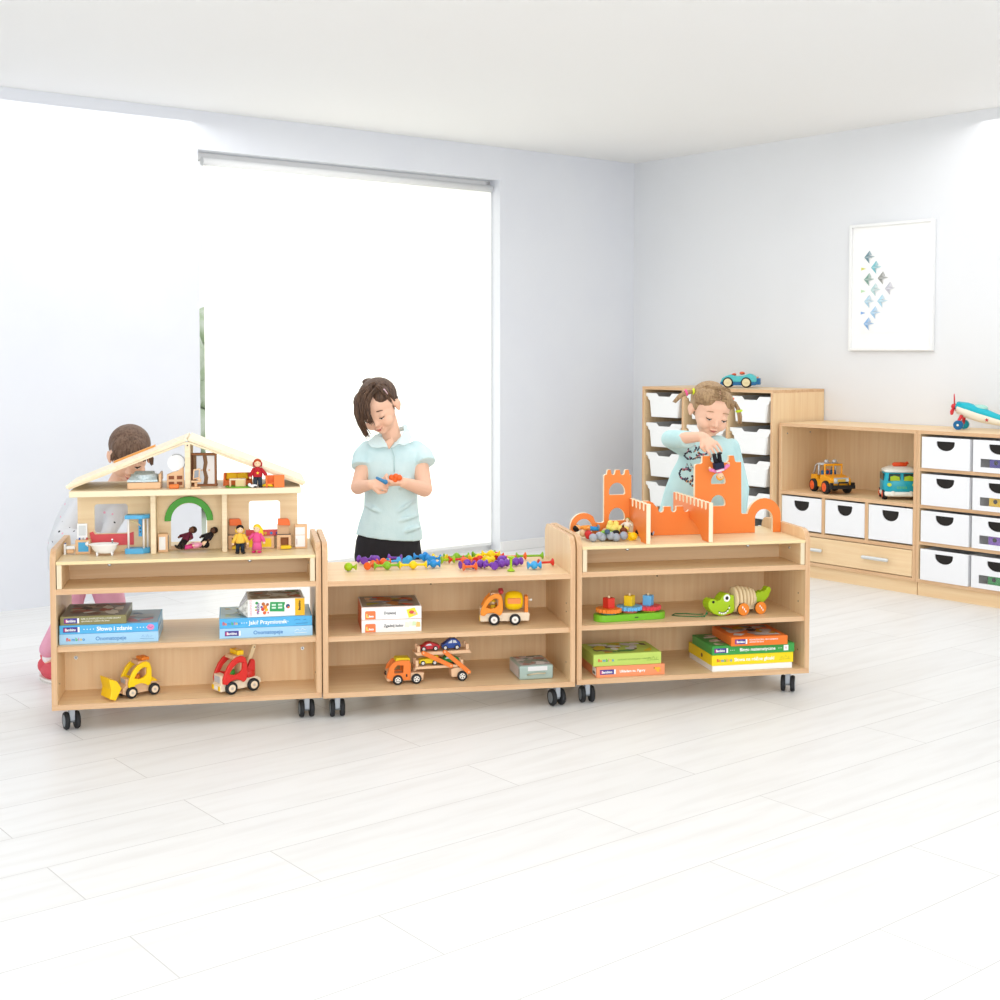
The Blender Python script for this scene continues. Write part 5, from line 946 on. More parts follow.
def plane():
    t = thing('toy_airplane', 'turquoise and cream toy airplane with red propeller on the box unit', 'toy airplane', W('r', 1.065, .235, .8476), RA)
    TQ = mat('10B2C4', .3); CR = mat('EFEBDC', .4); RD = mat('D8343C', .35); DB = mat('15649C', .35)
    ax = Vector((1, 0, -.16)).normalized()           # nose to -x, tail slopes down to +x
    def P(x, z=0): return Vector((x, 0, .070)) + ax*0 + Vector((0, 0, z)) + Vector((0, 0, -.29*x))
    Yv = Vector((0, 1, 0)); Zv = Vector((.28, 0, 1)).normalized()
    MB().loft([(P(-.070, .002), .016, .016, Yv, Zv), (P(-.066, .002), .024, .024, Yv, Zv), (P(-.03, .0), .029, .029, Yv, Zv), (P(.03, -.002), .028, .028, Yv, Zv), (P(.10, -.001), .020, .019, Yv, Zv), (P(.17, .005), .009, .009, Yv, Zv), (P(.20, .010), .005, .005, Yv, Zv)], CR, 24).build('belly', t)
    MB().loft([(P(-.071, .010), .022, .018, Yv, Zv), (P(-.03, .012), .028, .024, Yv, Zv), (P(.03, .010), .027, .024, Yv, Zv), (P(.10, .010), .019, .016, Yv, Zv), (P(.17, .012), .010, .012, Yv, Zv), (P(.205, .016), .007, .010, Yv, Zv)], TQ, 24).build('upper_fuselage', t)
    MB().ell(P(.020, .028), (.038, .017, .015), mat('A9D8CC', .15), 18).build('canopy', t)
    MB().prism([(.100, .040), (.125, .050), (.145, .082), (.170, .096), (.200, .094), (.215, .012), (.150, .012)], 'y', -.006, .006, TQ).build('tail_fin', t, bev=.003, seg=2)
    MB().prism([(.165, -.055), (.200, -.060), (.215, 0), (.200, .060), (.165, .055), (.155, 0)], 'z', .014, .021, TQ).build('tail_plane', t, bev=.002)
    MB().ell(P(-.082, .002), (.014, .013, .013), RD, 16).build('spinner', t)
    for k in range(3):
        a = PI/2 + .1 + 2*PI*k/3; q = MB().loft([((0, 0, .010), .004, .003), ((0, 0, .026), .009, .0028), ((0, 0, .044), .010, .0022), ((0, 0, .054), .004, .0016)], RD, 12); q.xf(Matrix.Translation(P(-.082, .002)) @ Matrix.Rotation(a-PI/2, 4, 'X') @ Matrix.Rotation(PI/2+.5, 4, 'Z')); q.build('propeller_blade', t)
    for s in (-1, 1):
        MB().tube([(-.046, s*.018, .058), (-.052, s*.030, .040), (-.052, s*.034, .022)], (.008, .007, .005), RD, 10).build('landing_strut', t); MB().cyl((-.052, s*.030, .020), (-.052, s*.046, .020), .0195, DB if s < 0 else mat('1693A5', .35), n=22).cyl((-.052, s*.046, .020), (-.052, s*.048, .020), .005, CR, n=10).build('wheel', t)
    MB().prism([((.008 if k % 2 == 0 else .0034)*math.sin(k*PI/5)+.060, .044+(.008 if k % 2 == 0 else .0034)*math.cos(k*PI/5)) for k in range(10)], 'y', -.0268, -.022, mat('B8303A', .4)).build('star_mark', t)
    t.rotation_euler[2] = RA+.25; t.scale = (1.22,)*3; return t
plane()

# ------------------------------------------------------------------ children
def frame(f, up, c, s=1):
    f = Vector(f).normalized(); y = -f; z = Vector(up); z = (z - y*z.dot(y)).normalized(); x = y.cross(z)
    M = Matrix(((x.x, y.x, z.x), (x.y, y.y, z.y), (x.z, y.z, z.z))).to_4x4(); return Matrix.Translation(c) @ M @ Matrix.Diagonal((s, s, s, 1))
SK = mat('F2C4A9', .55, spec=.3)
def head_blobs(q, M, m, jaw=1):
    k = len(q.v)
    q.ell((0, .008, .014), (.073, .088, .071), m, 28); q.ell((0, -.022, -.018), (.062, .066, .066), m, 28); q.ell((0, -.040, -.062), (.038*jaw, .040, .034), m, 20); q.ell((0, -.062, -.078), (.020, .018, .016), m, 16)
    for s in (-1, 1):
        q.ell((s*.032, -.055, -.042), (.027, .028, .027), m, 16); q.ell((s*.030, -.0745, -.006), (.0145, .0105, .0105), m, 14); q.ell((s*.071, .006, -.026), (.009, .016, .024), m, 14); q.ell((s*.078, .012, -.020), (.006, .014, .018), m, 12)
    q.cap((0, -.080, -.008), .006, (0, -.095, -.030), .0085, m, 12); q.ell((-.008, -.089, -.033), .0065, m, 10); q.ell((.008, -.089, -.033), .0065, m, 10)
    q.ell((0, -.086, -.052), (.017, .009, .007), m, 12); q.ell((0, -.084, -.060), (.014, .008, .006), m, 12)
    for i in range(k, len(q.v)): q.v[i] = M @ q.v[i]
def face_parts(t, M, hair='5A4030', lip='D07A70', lash='3A2820', lid='E3AE90', smile=.0025, open_=0):
    inv = lambda p: M @ Vector(p)
    for s in (-1, 1):
        q = MB().tube([inv((s*.030+x, -.0855+abs(x)*.32, -.0125+abs(x/.014)**2*.004)) for x in (-.014, -.009, -.004, 0, .004, .009, .014)], (.0008, .0016, .0020, .0021, .0020, .0016, .0008), mat(lash, .7), 8); q.build('eyelashes', t)
        q = MB().tube([inv((s*.030+x, -.0800+abs(x)*.45, .0175-abs(x/.016)**2*.004)) for x in (-.016, -.010, -.003, .004, .010, .016)], (.0008, .0018, .0022, .0022, .0018, .0008), mat(hair, .8), 8); q.build('eyebrow', t)
        q = MB().ell(inv((s*.030, -.0842, -.0150)), (.0085, .002, .0022), mat('F1EBE6', .3), 10, M.to_3x3()).ell(inv((s*.030, -.0850, -.0148)), (.0040, .002, .0022), mat('3A2A22', .3), 10, M.to_3x3()); q.build('eye', t)
    q = MB().tube([inv((x, -.0945+abs(x)*.45, -.0540+smile*(abs(x)/.016)**1.5)) for x in (-.016, -.010, -.004, 0, .004, .010, .016)], (.0008, .0020, .0026, .0024, .0026, .0020, .0008), mat(lip, .5), 8)
    q.tube([inv((x, -.0925+abs(x)*.45, -.0590+smile*.6*(abs(x)/.016)**1.5)) for x in (-.012, -.006, 0, .006, .012)], (.0010, .0028, .0034, .0028, .0010), mat(lip, .5), 8); q.build('lips', t)
    MB().tube([inv((x, -.0962+abs(x)*.45, -.0565+smile*(abs(x)/.016)**1.5)) for x in (-.015, -.008, 0, .008, .015)], (.0005, .0008, .0009, .0008, .0005), mat('8A4038', .6), 6).build('mouth_line', t)
def hand(q, w, d, n, side, m, s=1.0, curl=(.5, .6, .5), thumb=.7, spread=.0132):
    w, d, n = Vector(w), Vector(d).normalized(), Vector(n).normalized(); n = (n - d*n.dot(d)).normalized(); a = d.cross(n)
    k = 0
    for j in (-1.5, -.5, .5, 1.5): q.cap(w + d*.004*s + a*j*.0055*s, .0095*s, w + d*.044*s + a*j*.0105*s, .0085*s, m, 10)
    for j, L_ in ((-1.5, .034), (-.5, .042), (.5, .045), (1.5, .040)):
        b = w + d*.046*s + a*j*spread*s; th = 0; p = b
        for i, c in enumerate(curl):
            th += c; dd = d*math.cos(th) + n*math.sin(th) + a*j*.05; l = L_*s*(.42, .32, .26)[i]; e = p + dd*l
            q.cap(p, (.0060, .0055, .0051)[i]*s, e, (.0055, .0051, .0045)[i]*s, m, 10); p = e
    p = w + d*.012*s + a*side*.014*s; e = p + (d*.62 + a*side*.60 + n*.35).normalized()*.024*s; q.cap(p, .0095*s, e, .0075*s, m, 10)
    e2 = e + (d*(1-.3*thumb) - a*side*.25*thumb + n*.55*thumb).normalized()*.022*s; q.cap(e, .0075*s, e2, .0056*s, m, 10)
def ringd(c, rx, ry, lean=(0, 0, 1), side=(1, 0, 0)):
    l = Vector(lean).normalized(); X = Vector(side); X = (X - l*X.dot(l)).normalized(); return (c, rx, ry, X, l.cross(X))
def hairmat(h1, h2):
    return wood(h1, h2, 'z', .55, sc=26)
def strands(q, lines, n, r, m, jit, seed):
    rd = random.Random(seed)
    for L_ in lines:
        for k in range(n):
            o = Vector((rd.gauss(0, jit), rd.gauss(0, jit*.5), rd.gauss(0, jit*.6))); e = Vector((rd.gauss(0, jit), 0, rd.gauss(0, jit)))
            pts = [Vector(p) + o*(.7+.3*i/len(L_)) + e*(i/len(L_))**2 for i, p in enumerate(L_)]
            rr = [r*(.6+.4*math.sin(PI*(i+.6)/(len(L_)))) if i < len(L_)-1 else r*.25 for i in range(len(L_))]; q.tube(pts, rr, m, 6)

# --- girl in the polo shirt, middle
def girl_mid():
    Y = 5.25; A = at
    base = A(391, 560, Y); base.z = 0
    t = thing('person', 'person in pale aqua polo shirt looking down at small pieces in both hands', 'person', base, 0)
    o = -base
    def T(x, y, Y): return A(x, y, Y) + o
    M = frame((-.14, -.83, -.54), (-.34, -.25, .9), T(378, 405, Y-.03), 1.0)
    q = MB(); head_blobs(q, M, SK, 1.18)
    q.cap(T(394, 445, Y+.01), .037, T(387, 418, Y), .036, SK, 18)
    q.loft([ringd(T(392, 444, Y), .055, .045), ringd(T(392, 452, Y), .100, .055), ringd(T(392, 470, Y), .104, .075), ringd(T(391, 500, Y), .094, .078), ringd(T(389, 530, Y), .108, .085), ringd(T(388, 560, Y), .115, .09), ringd(T(388, 575, Y), .10, .08)], SK, 28)
    sl, el, wl = T(367, 456, Y), T(358, 487, Y-.07), T(371, 484.5, Y-.17)
    q.cap(sl, .033, el, .028, SK); q.cap(el, .029, wl, .0185, SK)
    sr, er, wr = T(419, 456, Y), T(424.5, 489, Y-.06), T(403, 482.5, Y-.18)
    q.cap(sr, .033, er, .030, SK); q.cap(er, .031, wr, .0195, SK)
    hand(q, wl, (1, -.15, .08), (.30, .75, -.45), -1, SK, 1.05, (.85, .95, .6), 1)
    hand(q, wr, (-1, -.15, -.02), (-.1, .35, 1), 1, SK, 1.05, (.45, .95, .7), .6)
    for x in (375, 404):
        h, kn, an = T(x, 565, Y), T(x+1, 615, Y-.01), T(x+2, 658, Y+.02); q.cap(h, .058, kn, .040, SK); q.cap(kn, .040, an, .028, SK); q.cap(an, .026, an+Vector((0, -.08, -.025)), .022, SK)
    q.build('body', t, voxel=.0028, smooth=1)
    face_parts(t, M, '5A4030', smile=.005)
    P = mat('D6EEF1', .85, noise='CDE8EC', scale=14, bump=.25, bscale=160)
    q = MB(); R_ = ringd
    q.loft([R_(T(393, 441.5, Y), .046, .042), R_(T(393, 445, Y), .080, .056), R_(T(393, 450, Y), .124, .066), R_(T(392, 460, Y), .124, .078), R_(T(391.5, 474, Y), .112, .084), R_(T(391, 490, Y), .104, .086), R_(T(391, 507, Y), .106, .090), R_(T(389.5, 522, Y), .120, .098),
            R_(T(389, 532, Y), .130, .104, (-.06, 0, 1)), R_(T(389, 536.5, Y), .133, .107, (.10, 0, 1))], P, 36)
    q.cap(T(368, 449.5, Y), .036, T(362.5, 456, Y-.015), .037, P); q.cyl(T(362.5, 455, Y-.01), T(361.5, 467, Y-.04), .037, P, .041, 24)
    q.cap(T(416, 449.5, Y), .036, T(422.5, 455, Y-.01), .038, P); q.cyl(T(422.5, 454, Y-.01), T(425.5, 463.5, Y-.035), .038, P, .042, 24)
    rd = random.Random(2)
    for (x0, y0, x1, y1) in ((365, 505, 380, 512), (372, 520, 400, 528), (415, 500, 398, 512), (418, 515, 396, 522), (420, 527, 400, 533), (412, 476, 400, 488), (369, 480, 374, 492)):
        yy = Y-.088; q.cap(T(x0, y0, yy+.050), .006, T((x0+x1)/2, (y0+y1)/2, yy+.003), .009, P, 8); q.cap(T((x0+x1)/2, (y0+y1)/2, yy+.003), .009, T(x1, y1, yy+.003), .006, P, 8)
    q.build('polo_shirt', t, voxel=.0045, smooth=3)
    cm = mat('DCF1F3', .85, bump=.15, bscale=160)
    def flap(pts, name):
        v = [T(*p) for p in pts]; n = len(v); off = Vector((0, .006, -.002)); q = MB(); q.add(v + [p+off for p in v], [tuple(range(n)), tuple(reversed(range(n, 2*n)))] + [(i, (i+1) % n, n+(i+1) % n, n+i) for i in range(n)], cm); q.build(name, t, bev=.002, seg=2)
    flap([(381, 436, Y-.035), (376, 434, Y-.03), (369, 440, Y-.05), (368, 443, Y-.065), (371, 447, Y-.082), (378, 448, Y-.090), (384, 447, Y-.094), (388, 447.5, Y-.097), (386, 442, Y-.070)], 'collar')
    flap([(403, 424, Y-.01), (409, 429, Y-.015), (411.5, 437, Y-.045), (409, 443, Y-.080), (404, 445.5, Y-.090), (399, 444, Y-.095), (391, 448, Y-.098), (394, 444, Y-.084), (401, 436, Y-.055), (404, 430, Y-.03)], 'collar')
    MB().tube([T(405, 427, Y-.005), T(405, 428, Y+.03), T(397, 430, Y+.050), T(387, 432, Y+.045), T(379, 436, Y+.0)], .010, cm, 10).build('collar_back', t)
    v = [(386, 441), (390.5, 448), (396, 441), (393, 436)]; q = MB().prism([(T(x, y, Y).x, T(x, y, Y).z) for x, y in v], 'y', T(0, 0, Y).y-.072, T(0, 0, Y).y-.060, SK); q.build('neck_opening', t, bev=.003)
    q = MB().tube([T(391.5, 448, Y-.090), T(394, 456, Y-.0865), T(394.3, 465, Y-.087), T(394.5, 472, Y-.0885)], .0022, mat('B9D8DC', .8), 6); q.build('placket', t)
    L_ = mat('232126', .8)
    q = MB(); q.loft([R_(T(388.5, 528, Y), .112, .086), R_(T(388, 540, Y), .126, .098), R_(T(388, 556, Y), .134, .104), R_(T(388.5, 566, Y), .128, .098), R_(T(389, 574, Y), .10, .08)], L_, 32)
    for x in (373, 405): h, kn, an = T(x, 562, Y), T(x+1.5, 615, Y-.01), T(x+2, 655, Y+.02); q.cap(h, .066, kn, .046, L_); q.cap(kn, .046, an, .034, L_)
    q.build('leggings', t, voxel=.006, smooth=2)
    for x in (377, 409):
        a = T(x, 660, Y+.01); q = MB().ell((a.x, a.y-.03, .032), (.036, .085, .030), mat('E8E8E8', .6), 18).box(a.x-.034, a.y-.11, .0, a.x+.034, a.y+.05, .012, WL); q.build('shoe', t, voxel=.005, smooth=2)
    # hair: cap drawn back, long side fringe falling to the picture's left
    hm = hairmat('664C3A', '3E2C22'); q = MB(); k = len(q.v)
    q.ell((0, .028, .022), (.079, .084, .072), hm, 32); q.ell((-.010, .050, -.010), (.060, .058, .062), hm, 24); q.ell((-.045, -.014, .036), (.036, .050, .044), hm, 18); q.ell((.034, -.008, .046), (.038, .050, .036), hm, 18)
    for i in range(k, len(q.v)): q.v[i] = M @ q.v[i]
    y = Y-.11; lk = MB()
    strands(lk, [[T(374, 383, Y-.08), T(362, 390, y+.01), T(356, 401, y+.02), T(356, 413, y+.01), T(360, 424, y), T(366.5, 436, y)], [T(370, 385, y+.02), T(361, 393, y), T(358, 405, y-.005), T(360, 417, y-.01), T(365, 430, y-.01)]], 26, .0036, hm, .0055, 4)
    strands(lk, [[T(377, 388, y), T(371, 394, y-.015), T(367, 403, y-.025), T(367, 413, y-.035), T(371, 424, y-.040)], [T(371, 388, y), T(365, 397, y-.015), T(362.5, 408, y-.02), T(365, 420, y-.03)]], 16, .0030, hm, .0045, 5)
    strands(lk, [[T(379, 387, y+.015), T(385, 391, y+.015), T(391, 397, y+.04), T(395, 405, y+.08)], [T(382, 384, Y-.07), T(389, 390, Y-.06), T(394, 397, Y-.03), T(396, 404, Y)], [T(376, 386, y), T(383, 392, y-.005), T(389, 400, y+.03), T(393, 410, y+.065)]], 14, .0032, hm, .0042, 6)
    lk.build('hair_locks', t)
    q.ell(T(369, 382, Y+.03), (.028, .030, .016), hm, 14)
    q.build('hair', t, voxel=.0032, smooth=1)
    MB().cap(T(384, 389.5, y+.004), .0036, T(387, 393.5, y+.012), .0036, mat('E6C6CE', .35), 10).build('hair_clip', t)
    tag(MB().cap(A(377, 478, Y-.225), .0055, A(384, 481.5, Y-.235), .0075, mat('3E86B8', .4), 12).ell(A(385.5, 482, Y-.235), .0095, mat('3E86B8', .4), 14).build('suction_connector'), 'blue connector held in the fingers of the girl in polo shirt', 'connector toy')
    q = MB(); c = A(395.5, 477.5, Y-.195)
    for dx, dz in ((-.014, 0), (.002, .004), (.014, .0), (-.002, -.008)): q.ell(c+Vector((dx, -.004, dz)), .012, mat('F06A2A', .4), 14)
    tag(q.build('suction_connector'), 'orange connector held in the open palm of the girl in polo shirt', 'connector toy')
girl_mid()

# --- girl with pigtails, right
def girl_right():
    Y = 5.42; A = at; base = A(700, 540, Y); base.z = 0
    t = thing('person', 'person with two pigtails in mint printed tunic holding a doll over the castle', 'person', base, 0); o = -base
    def T(x, y, Y): return A(x, y, Y) + o
    M = frame((.16, -.88, -.43), (.20, -.20, .95), T(711, 407, Y-.04), 1.05)
    q = MB(); head_blobs(q, M, SK, 1.28)
    q.cap(T(707, 446, Y+.01), .036, T(708, 424, Y), .034, SK, 18)
    q.loft([ringd(T(709, 444, Y), .055, .045), ringd(T(709, 450, Y), .105, .060), ringd(T(706, 480, Y), .10, .08), ringd(T(702, 520, Y), .11, .09), ringd(T(700, 560, Y), .10, .08)], SK, 24)
    e = T(670, 439, Y-.13); cu = T(688, 439, Y-.26); w = T(702, 436.5, Y-.40)
    q.cap(T(686, 448, Y), .032, e, .028, SK); q.cap(e, .028, w, .0185, SK)
    hand(q, w+Vector((.004, 0, .002)), (.56, -.34, -.66), (-.12, .84, -.43), -1, SK, 1.04, (.20, .34, .28), 1.0, .0150)
    e2 = T(741, 488, Y-.03); w2 = T(738, 528, Y-.12); q.cap(T(730, 450, Y), .029, e2, .027, SK); q.cap(e2, .027, w2, .018, SK); hand(q, w2, (-.3, -.5, -.8), (-1, 0, .2), 1, SK, .9, (.3, .3, .3))
    for x in (686, 716):
        h, kn, an = T(x, 560, Y), T(x+1, 605, Y-.01), T(x+1, 642, Y+.02); q.cap(h, .055, kn, .040, SK); q.cap(kn, .038, an, .028, SK); q.cap(an, .026, an+Vector((0, -.08, -.02)), .022, SK)
    q.build('body', t, voxel=.0028, smooth=1)
    face_parts(t, M, 'B08A68', lip='D88478', smile=.0)
    P = mat('C3E5E6', .85, noise='B9DEE0', scale=12, bump=.25, bscale=150); q = MB(); R_ = ringd
    q.loft([R_(T(710, 435.5, Y), .046, .044), R_(T(710, 439, Y), .072, .056), R_(T(710, 444, Y), .104, .066), R_(T(709, 452, Y), .118, .078), R_(T(708, 460, Y), .122, .084), R_(T(705, 472, Y), .136, .092), R_(T(702, 490, Y), .152, .102), R_(T(700, 510, Y), .166, .110), R_(T(699, 532, Y), .182, .118), R_(T(698.5, 548, Y), .190, .122), R_(T(698.5, 552, Y), .182, .116)], P, 40)
    q.cap(T(686, 448, Y), .040, e, .036, P); q.cap(e, .036, T(676, 439, Y-.17), .036, P); q.cyl(T(674, 439, Y-.16), T(689, 439.5, Y-.27), .036, P, .034, 24)
    q.cap(T(731, 447, Y), .036, e2, .033, P); q.cyl(e2, T(739, 520, Y-.10), .034, P, .027, 20)
    for a, b in (((690, 500), (680, 535)), ((722, 466), (727, 500))): q.cap(T(a[0], a[1], Y-.084), .006, T(b[0], b[1], Y-.100), .009, P, 8)
    sh = q.build('tunic', t, voxel=.0048, smooth=4)
    # printed lettering and animal outline lying on the cloth
    bv = BVHTree.FromPolygons([v.co for v in sh.data.vertices], [list(p.vertices) for p in sh.data.polygons])
    rd = random.Random(11); cols = ['3A3F52', '2E3444', '6A6E7E', '4A4456', 'C8788A', 'D89A6A', '3A3F52', '2E3444']; q = MB()
    def mark(x, y, r):
        p = T(x, y, Y-.1); h = bv.ray_cast(Vector((p.x, -.6, p.z)), Vector((0, 1, 0)))
        if h[0] is not None and h[0].y < .03: q.ell(h[0] - Vector((0, .0006, 0)), (r, .0012, r), mat(rd.choice(cols), .8), 6)
    def loop(cx, cy, rx, ry, a0, a1, n): [mark(cx+rx*math.cos(math.radians(a0+(a1-a0)*k/n))+rd.uniform(-.5, .5), cy-ry*math.sin(math.radians(a0+(a1-a0)*k/n))+rd.uniform(-.5, .5), rd.uniform(.0030, .0058)) for k in range(n+1)]
    loop(693.5, 449, 4.5, 4, 0, 330, 16); loop(690.5, 456, 3.8, 4, 60, 300, 14); loop(695, 457, 3.5, 2.5, 200, 400, 10); loop(704, 451, 5, 4, 120, 400, 16); loop(709, 457, 2.6, 4, 0, 360, 12); loop(701, 457, 2.5, 1.5, 0, 360, 8)
    loop(686, 475, 5, 5, 70, 300, 20); loop(690, 479, 4, 3, 180, 400, 14); loop(694, 483, 3.5, 2.5, 120, 420, 12); loop(688, 472, 3, 2, 20, 160, 8)
    for a, b in (((686, 471), (688.5, 464.5)), ((688.5, 464.5), (690.5, 470)), ((687, 468.5), (690, 468.5)), ((692, 471), (692, 464.5)), ((692, 464.5), (695, 470.5)), ((695, 470.5), (695.5, 465))):
        for k in range(6): mark(a[0]+(b[0]-a[0])*k/5, a[1]+(b[1]-a[1])*k/5, .0022)
    q.build('shirt_print', t)
    L_ = mat('C9CCD2', .85); q = MB()
    for x in (686, 716): h, kn, an = T(x, 548, Y), T(x+1, 605, Y-.01), T(x+1, 640, Y+.02); q.cap(h, .062, kn, .044, L_); q.cap(kn, .044, an, .034, L_)
    q.build('leggings', t, voxel=.006, smooth=2)
    for x in (687, 717): a = T(x, 650, Y+.01); MB().ell((a.x, a.y-.03, .030), (.034, .080, .029), mat('D87A8A', .6), 18).box(a.x-.032, a.y-.105, 0, a.x+.032, a.y+.045, .010, WL).build('shoe', t, voxel=.005, smooth=2)
    hm = hairmat('B0926C', '8E7050'); q = MB(); k = len(q.v)
    q.ell((-.001, .022, .020), (.0765, .085, .0700), hm, 36); q.ell((0, .040, -.012), (.068, .058, .062), hm, 24); q.ell((-.028, -.010, .040), (.044, .055, .042), hm, 20); q.ell((.028, -.010, .040), (.044, .055, .042), hm, 20)
    for s in (-1, 1): q.ell((s*.060, .002, .018), (.018, .035, .040), hm, 14)
    for i in range(k, len(q.v)): q.v[i] = M @ q.v[i]
    y = Y-.10
    lines = []
    for s, tie in ((-1, T(696.5, 391.5, Y-.02)), (1, T(730.5, 400.5, Y-.02))):
        for j in range(9):
            a = j/8; p0 = M @ Vector((s*.004, -.064+.075*a, .066+.022*math.sin(a*2.2))); p1 = M @ Vector((s*(.040+.006*a), -.053+.06*a, .058+.022*a)); lines.append([p0, p1, tie])
        for j in range(5):
            a = j/4; p0 = M @ Vector((s*(.050+.012*a), -.062+.03*a, .045-.028*a)); p1 = M @ Vector((s*(.066+.006*a), -.03+.01*a, .050-.03*a)); lines.append([p0, p1, tie])
    lk = MB(); strands(lk, lines, 7, .0026, hm, .0042, 3); lk.build('hair_locks', t)
    q.build('hair', t, voxel=.0030, smooth=1)
    q = MB(); tl = [T(696.5, 391.5, Y-.03), T(691, 391.5, Y-.05), T(686, 393, Y-.06), T(680, 396, Y-.07), T(674.5, 402, Y-.08)]; strands(q, [tl], 12, .0065, hm, .0035, 9); q.build('pigtail', t)
    q = MB(); tr = [T(730.5, 400, Y-.03), T(735, 403, Y-.05), T(738.5, 409, Y-.06), T(740, 416, Y-.065), T(740, 424, Y-.065)]; strands(q, [tr], 12, .0055, hm, .003, 10); q.build('pigtail', t)
    for c, p, d in (('D8E23C', (693.5, 391.5, Y-.045), (-1, 0, 0)), ('F0609A', (686.3, 392.6, Y-.06), (-1, 0, -.3)), ('F46A3A', (731.5, 400.3, Y-.035), (.7, 0, -.6)), ('D4F03C', (739, 411, Y-.062), (.2, 0, -1))):
        p = T(*p); d = Vector(d).normalized(); x, yv, _ = basis(d); q = MB()
        q.tube([p + (x*math.cos(2*PI*k/10) + yv*math.sin(2*PI*k/10))*.010 for k in range(11)], .0048, mat(c, .7), 8); q.build('hair_tie', t)
    D = doll('toy_doll', 'doll held upside down by the girl, in navy overalls with pink sleeves', A(716.3, 452.5, Y-.475), .35, 'F08AC0', '1C1820', 'F5B83C', s=1.12, shoes='151215', arms=(1.1, 1.1)); D.rotation_euler = (-.1, PI-.22, .2)
    MB().box(-.0165, -.0118, .034, .0165, .0118, .056, mat('1F2740', .8)).build('overalls', D, bev=.003, seg=2); MB().box(-.014, -.0112, .058, .014, .0112, .064, mat('EDEAF0', .8)).build('collar', D, bev=.002)
girl_right()

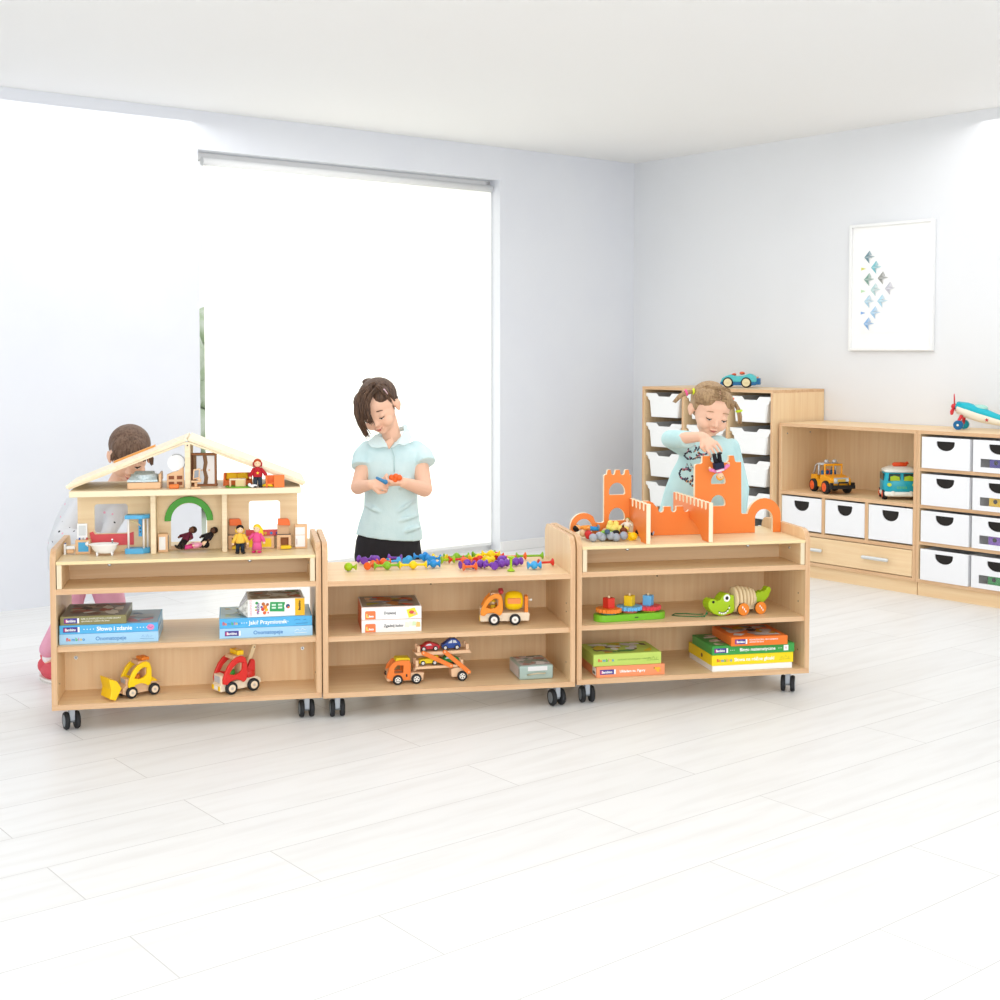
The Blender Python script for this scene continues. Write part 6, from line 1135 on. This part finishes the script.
# --- girl leaning behind the dollhouse, left
def girl_left():
    Y = 5.08; A = at; base = A(78, 600, Y+.05); base.z = 0
    t = thing('person', 'person in dotted grey sweater and pink trousers bending behind the dollhouse', 'person', base, 0); o = -base
    def T(x, y, Y): return A(x, y, Y) + o
    M = frame((.20, -.83, -.46), (.10, -.30, .93), T(129.5, 452.5, Y-.05), 1.0)
    q = MB(); head_blobs(q, M, SK)
    q.cap(T(112, 492, Y+.03), .034, T(124, 470, Y), .033, SK, 16)
    q.loft([ringd(T(114, 490, Y+.02), .05, .045, (.5, -.2, .9)), ringd(T(102, 502, Y+.03), .082, .05, (.5, -.2, .9)), ringd(T(88, 524, Y+.06), .085, .06, (.4, -.2, .9)), ringd(T(86, 548, Y+.10), .105, .085, (.2, -.1, 1)), ringd(T(86, 570, Y+.12), .10, .085)], SK, 24)
    s1, e1, w1 = T(82, 507, Y), T(62, 538, Y-.10), T(112, 541, Y-.20); q.cap(s1, .034, e1, .029, SK); q.cap(e1, .029, w1, .018, SK)
    hand(q, w1, (1, -.2, -.05), (0, .2, -1), 1, SK, .9, (.3, .3, .3))
    s2, e2, w2 = T(115, 502, Y+.02), T(113, 522, Y-.02), T(106, 545, Y-.10); q.cap(s2, .032, e2, .027, SK); q.cap(e2, .027, w2, .018, SK); hand(q, w2, (.3, -.6, -.5), (-1, 0, 0), -1, SK, .9, (.3, .3, .3))
    legs = [(T(76, 570, Y+.12), T(66, 620, Y+.02), T(49, 668, Y-.03)), (T(102, 570, Y+.14), T(114, 614, Y+.12), T(116, 655, Y+.25))]
    for h, kn, an in legs: q.cap(h, .052, kn, .038, SK); q.cap(kn, .037, Vector((an.x, an.y, .055)), .022, SK)
    q.build('body', t, voxel=.0028, smooth=1)
    face_parts(t, M, '6A4A36', smile=.006)
    mm = mat('E2E4E8', .9, bump=.3, bscale=120, spec=.2); m = mm.copy(); nt = m.node_tree; b = nt.nodes['Principled BSDF']
    tc = nt.nodes.new('ShaderNodeTexCoord'); vo = nt.nodes.new('ShaderNodeTexVoronoi'); vo.inputs['Scale'].default_value = 32; vo.inputs['Randomness'].default_value = .8
    lt = nt.nodes.new('ShaderNodeMath'); lt.operation = 'LESS_THAN'; lt.inputs[1].default_value = .16
    rp = nt.nodes.new('ShaderNodeValToRGB'); rp.color_ramp.interpolation = 'CONSTANT'; rp.color_ramp.elements[0].color = lin('F3B6CB'); rp.color_ramp.elements[1].color = lin('3A3E48'); rp.color_ramp.elements[1].position = .6
    sx = nt.nodes.new('ShaderNodeSeparateColor'); mx = nt.nodes.new('ShaderNodeMix'); mx.data_type = 'RGBA'; mx.inputs[6].default_value = lin('E2E4E8'); L = nt.links.new
    L(tc.outputs['Object'], vo.inputs['Vector']); L(vo.outputs['Distance'], lt.inputs[0]); L(vo.outputs['Color'], sx.inputs[0]); L(sx.outputs[0], rp.inputs[0]); L(rp.outputs[0], mx.inputs[7]); L(lt.outputs[0], mx.inputs[0]); L(mx.outputs[2], b.inputs['Base Color'])
    q = MB(); R_ = ringd
    q.loft([R_(T(116, 487, Y+.02), .044, .042, (.5, -.2, .9)), R_(T(112, 491, Y+.02), .075, .056, (.5, -.2, .9)), R_(T(104, 498, Y+.03), .110, .070, (.5, -.2, .9)), R_(T(95, 510, Y+.045), .116, .085, (.5, -.2, .9)), R_(T(84, 526, Y+.07), .110, .095, (.3, -.2, .9)), R_(T(79, 546, Y+.10), .118, .105, (.2, -.1, 1)), R_(T(82, 566, Y+.12), .130, .11), R_(T(82, 570, Y+.12), .124, .105)], m, 36)
    q.cap(s1, .044, e1, .040, m); q.cap(e1, .040, w1+Vector((-.05, .01, 0)), .030, m); q.cap(s2, .038, e2, .033, m); q.cap(e2, .033, w2+Vector((0, .01, .03)), .026, m)
    q.cap(T(70, 520, Y-.02), .020, T(56, 548, Y-.06), .034, m)
    q.build('sweater', t, voxel=.0048, smooth=4)
    PK = mat('F2B4CA', .85, noise='EDA9C2', scale=16); q = MB()
    q.loft([R_(T(84, 562, Y+.12), .120, .10), R_(T(86, 575, Y+.13), .124, .105), R_(T(88, 584, Y+.13), .10, .085)], PK, 28)
    for (h, kn, an), r in zip(legs, (1, 1.1)): q.cap(h, .062*r, kn, .048*r, PK); q.cap(kn, .047*r, Vector((an.x, an.y, .115)), .036, PK)
    q.build('trousers', t, voxel=.006, smooth=3)
    for (h, kn, an), a in zip(legs, (.75, .2)):
        q = MB().ell((0, -.035, .036), (.037, .084, .034), mat('DE5360', .55), 20).ell((0, .020, .050), (.034, .036, .034), mat('DE5360', .55), 16).cyl((0, .05, .06), (0, .062, .085), .008, mat('DE5360', .55), n=10)
        q.xf(Matrix.Translation((an.x, an.y, 0)) @ Matrix.Rotation(a, 4, 'Z')); q.build('shoe', t, voxel=.004, smooth=2)
        q = MB().loft([((0, -.035, .0), .036, .084), ((0, -.035, .014), .038, .087)], mat('F4EFE8', .6), 24); q.xf(Matrix.Translation((an.x, an.y, 0)) @ Matrix.Rotation(a, 4, 'Z')); q.build('shoe_sole', t)
        MB().cyl(Vector((an.x, an.y+.01, .050)), Vector((an.x, an.y+.005, .115)), .027, WL, n=16).build('sock', t)
    hm = hairmat('7C6250', '553E30'); q = MB(); k = len(q.v)
    q.ell((0, .022, .024), (.078, .087, .072), hm, 32); q.ell((0, .040, -.010), (.071, .062, .066), hm, 24); q.ell((0, -.018, .036), (.067, .058, .050), hm, 24)
    for i in range(k, len(q.v)): q.v[i] = M @ q.v[i]
    lines = [[M @ Vector((.010+.35*x, -.030, .088-abs(x)*.3)), M @ Vector((x*.85, -.078+abs(x)*.28, .052-abs(x)*.15)), M @ Vector((x, -.087+abs(x)*.32, .030)), M @ Vector((x*1.02, -.089+abs(x)*.34, .014-.10*abs(x)))] for x in (-.06, -.052, -.043, -.034, -.025, -.016, -.007, .002, .011, .020, .030, .040, .050, .058)]
    q.build('hair', t, voxel=.0032, smooth=1); lk = MB(); strands(lk, lines, 10, .0028, hm, .0034, 12); lk.build('hair_locks', t)
    q = MB(); strands(q, [[M @ Vector((.066, .0, .0)), M @ Vector((.078, -.006, -.022)), M @ Vector((.080, -.010, -.048))]], 10, .006, hm, .004, 14); q.build('pigtail', t)
girl_left()
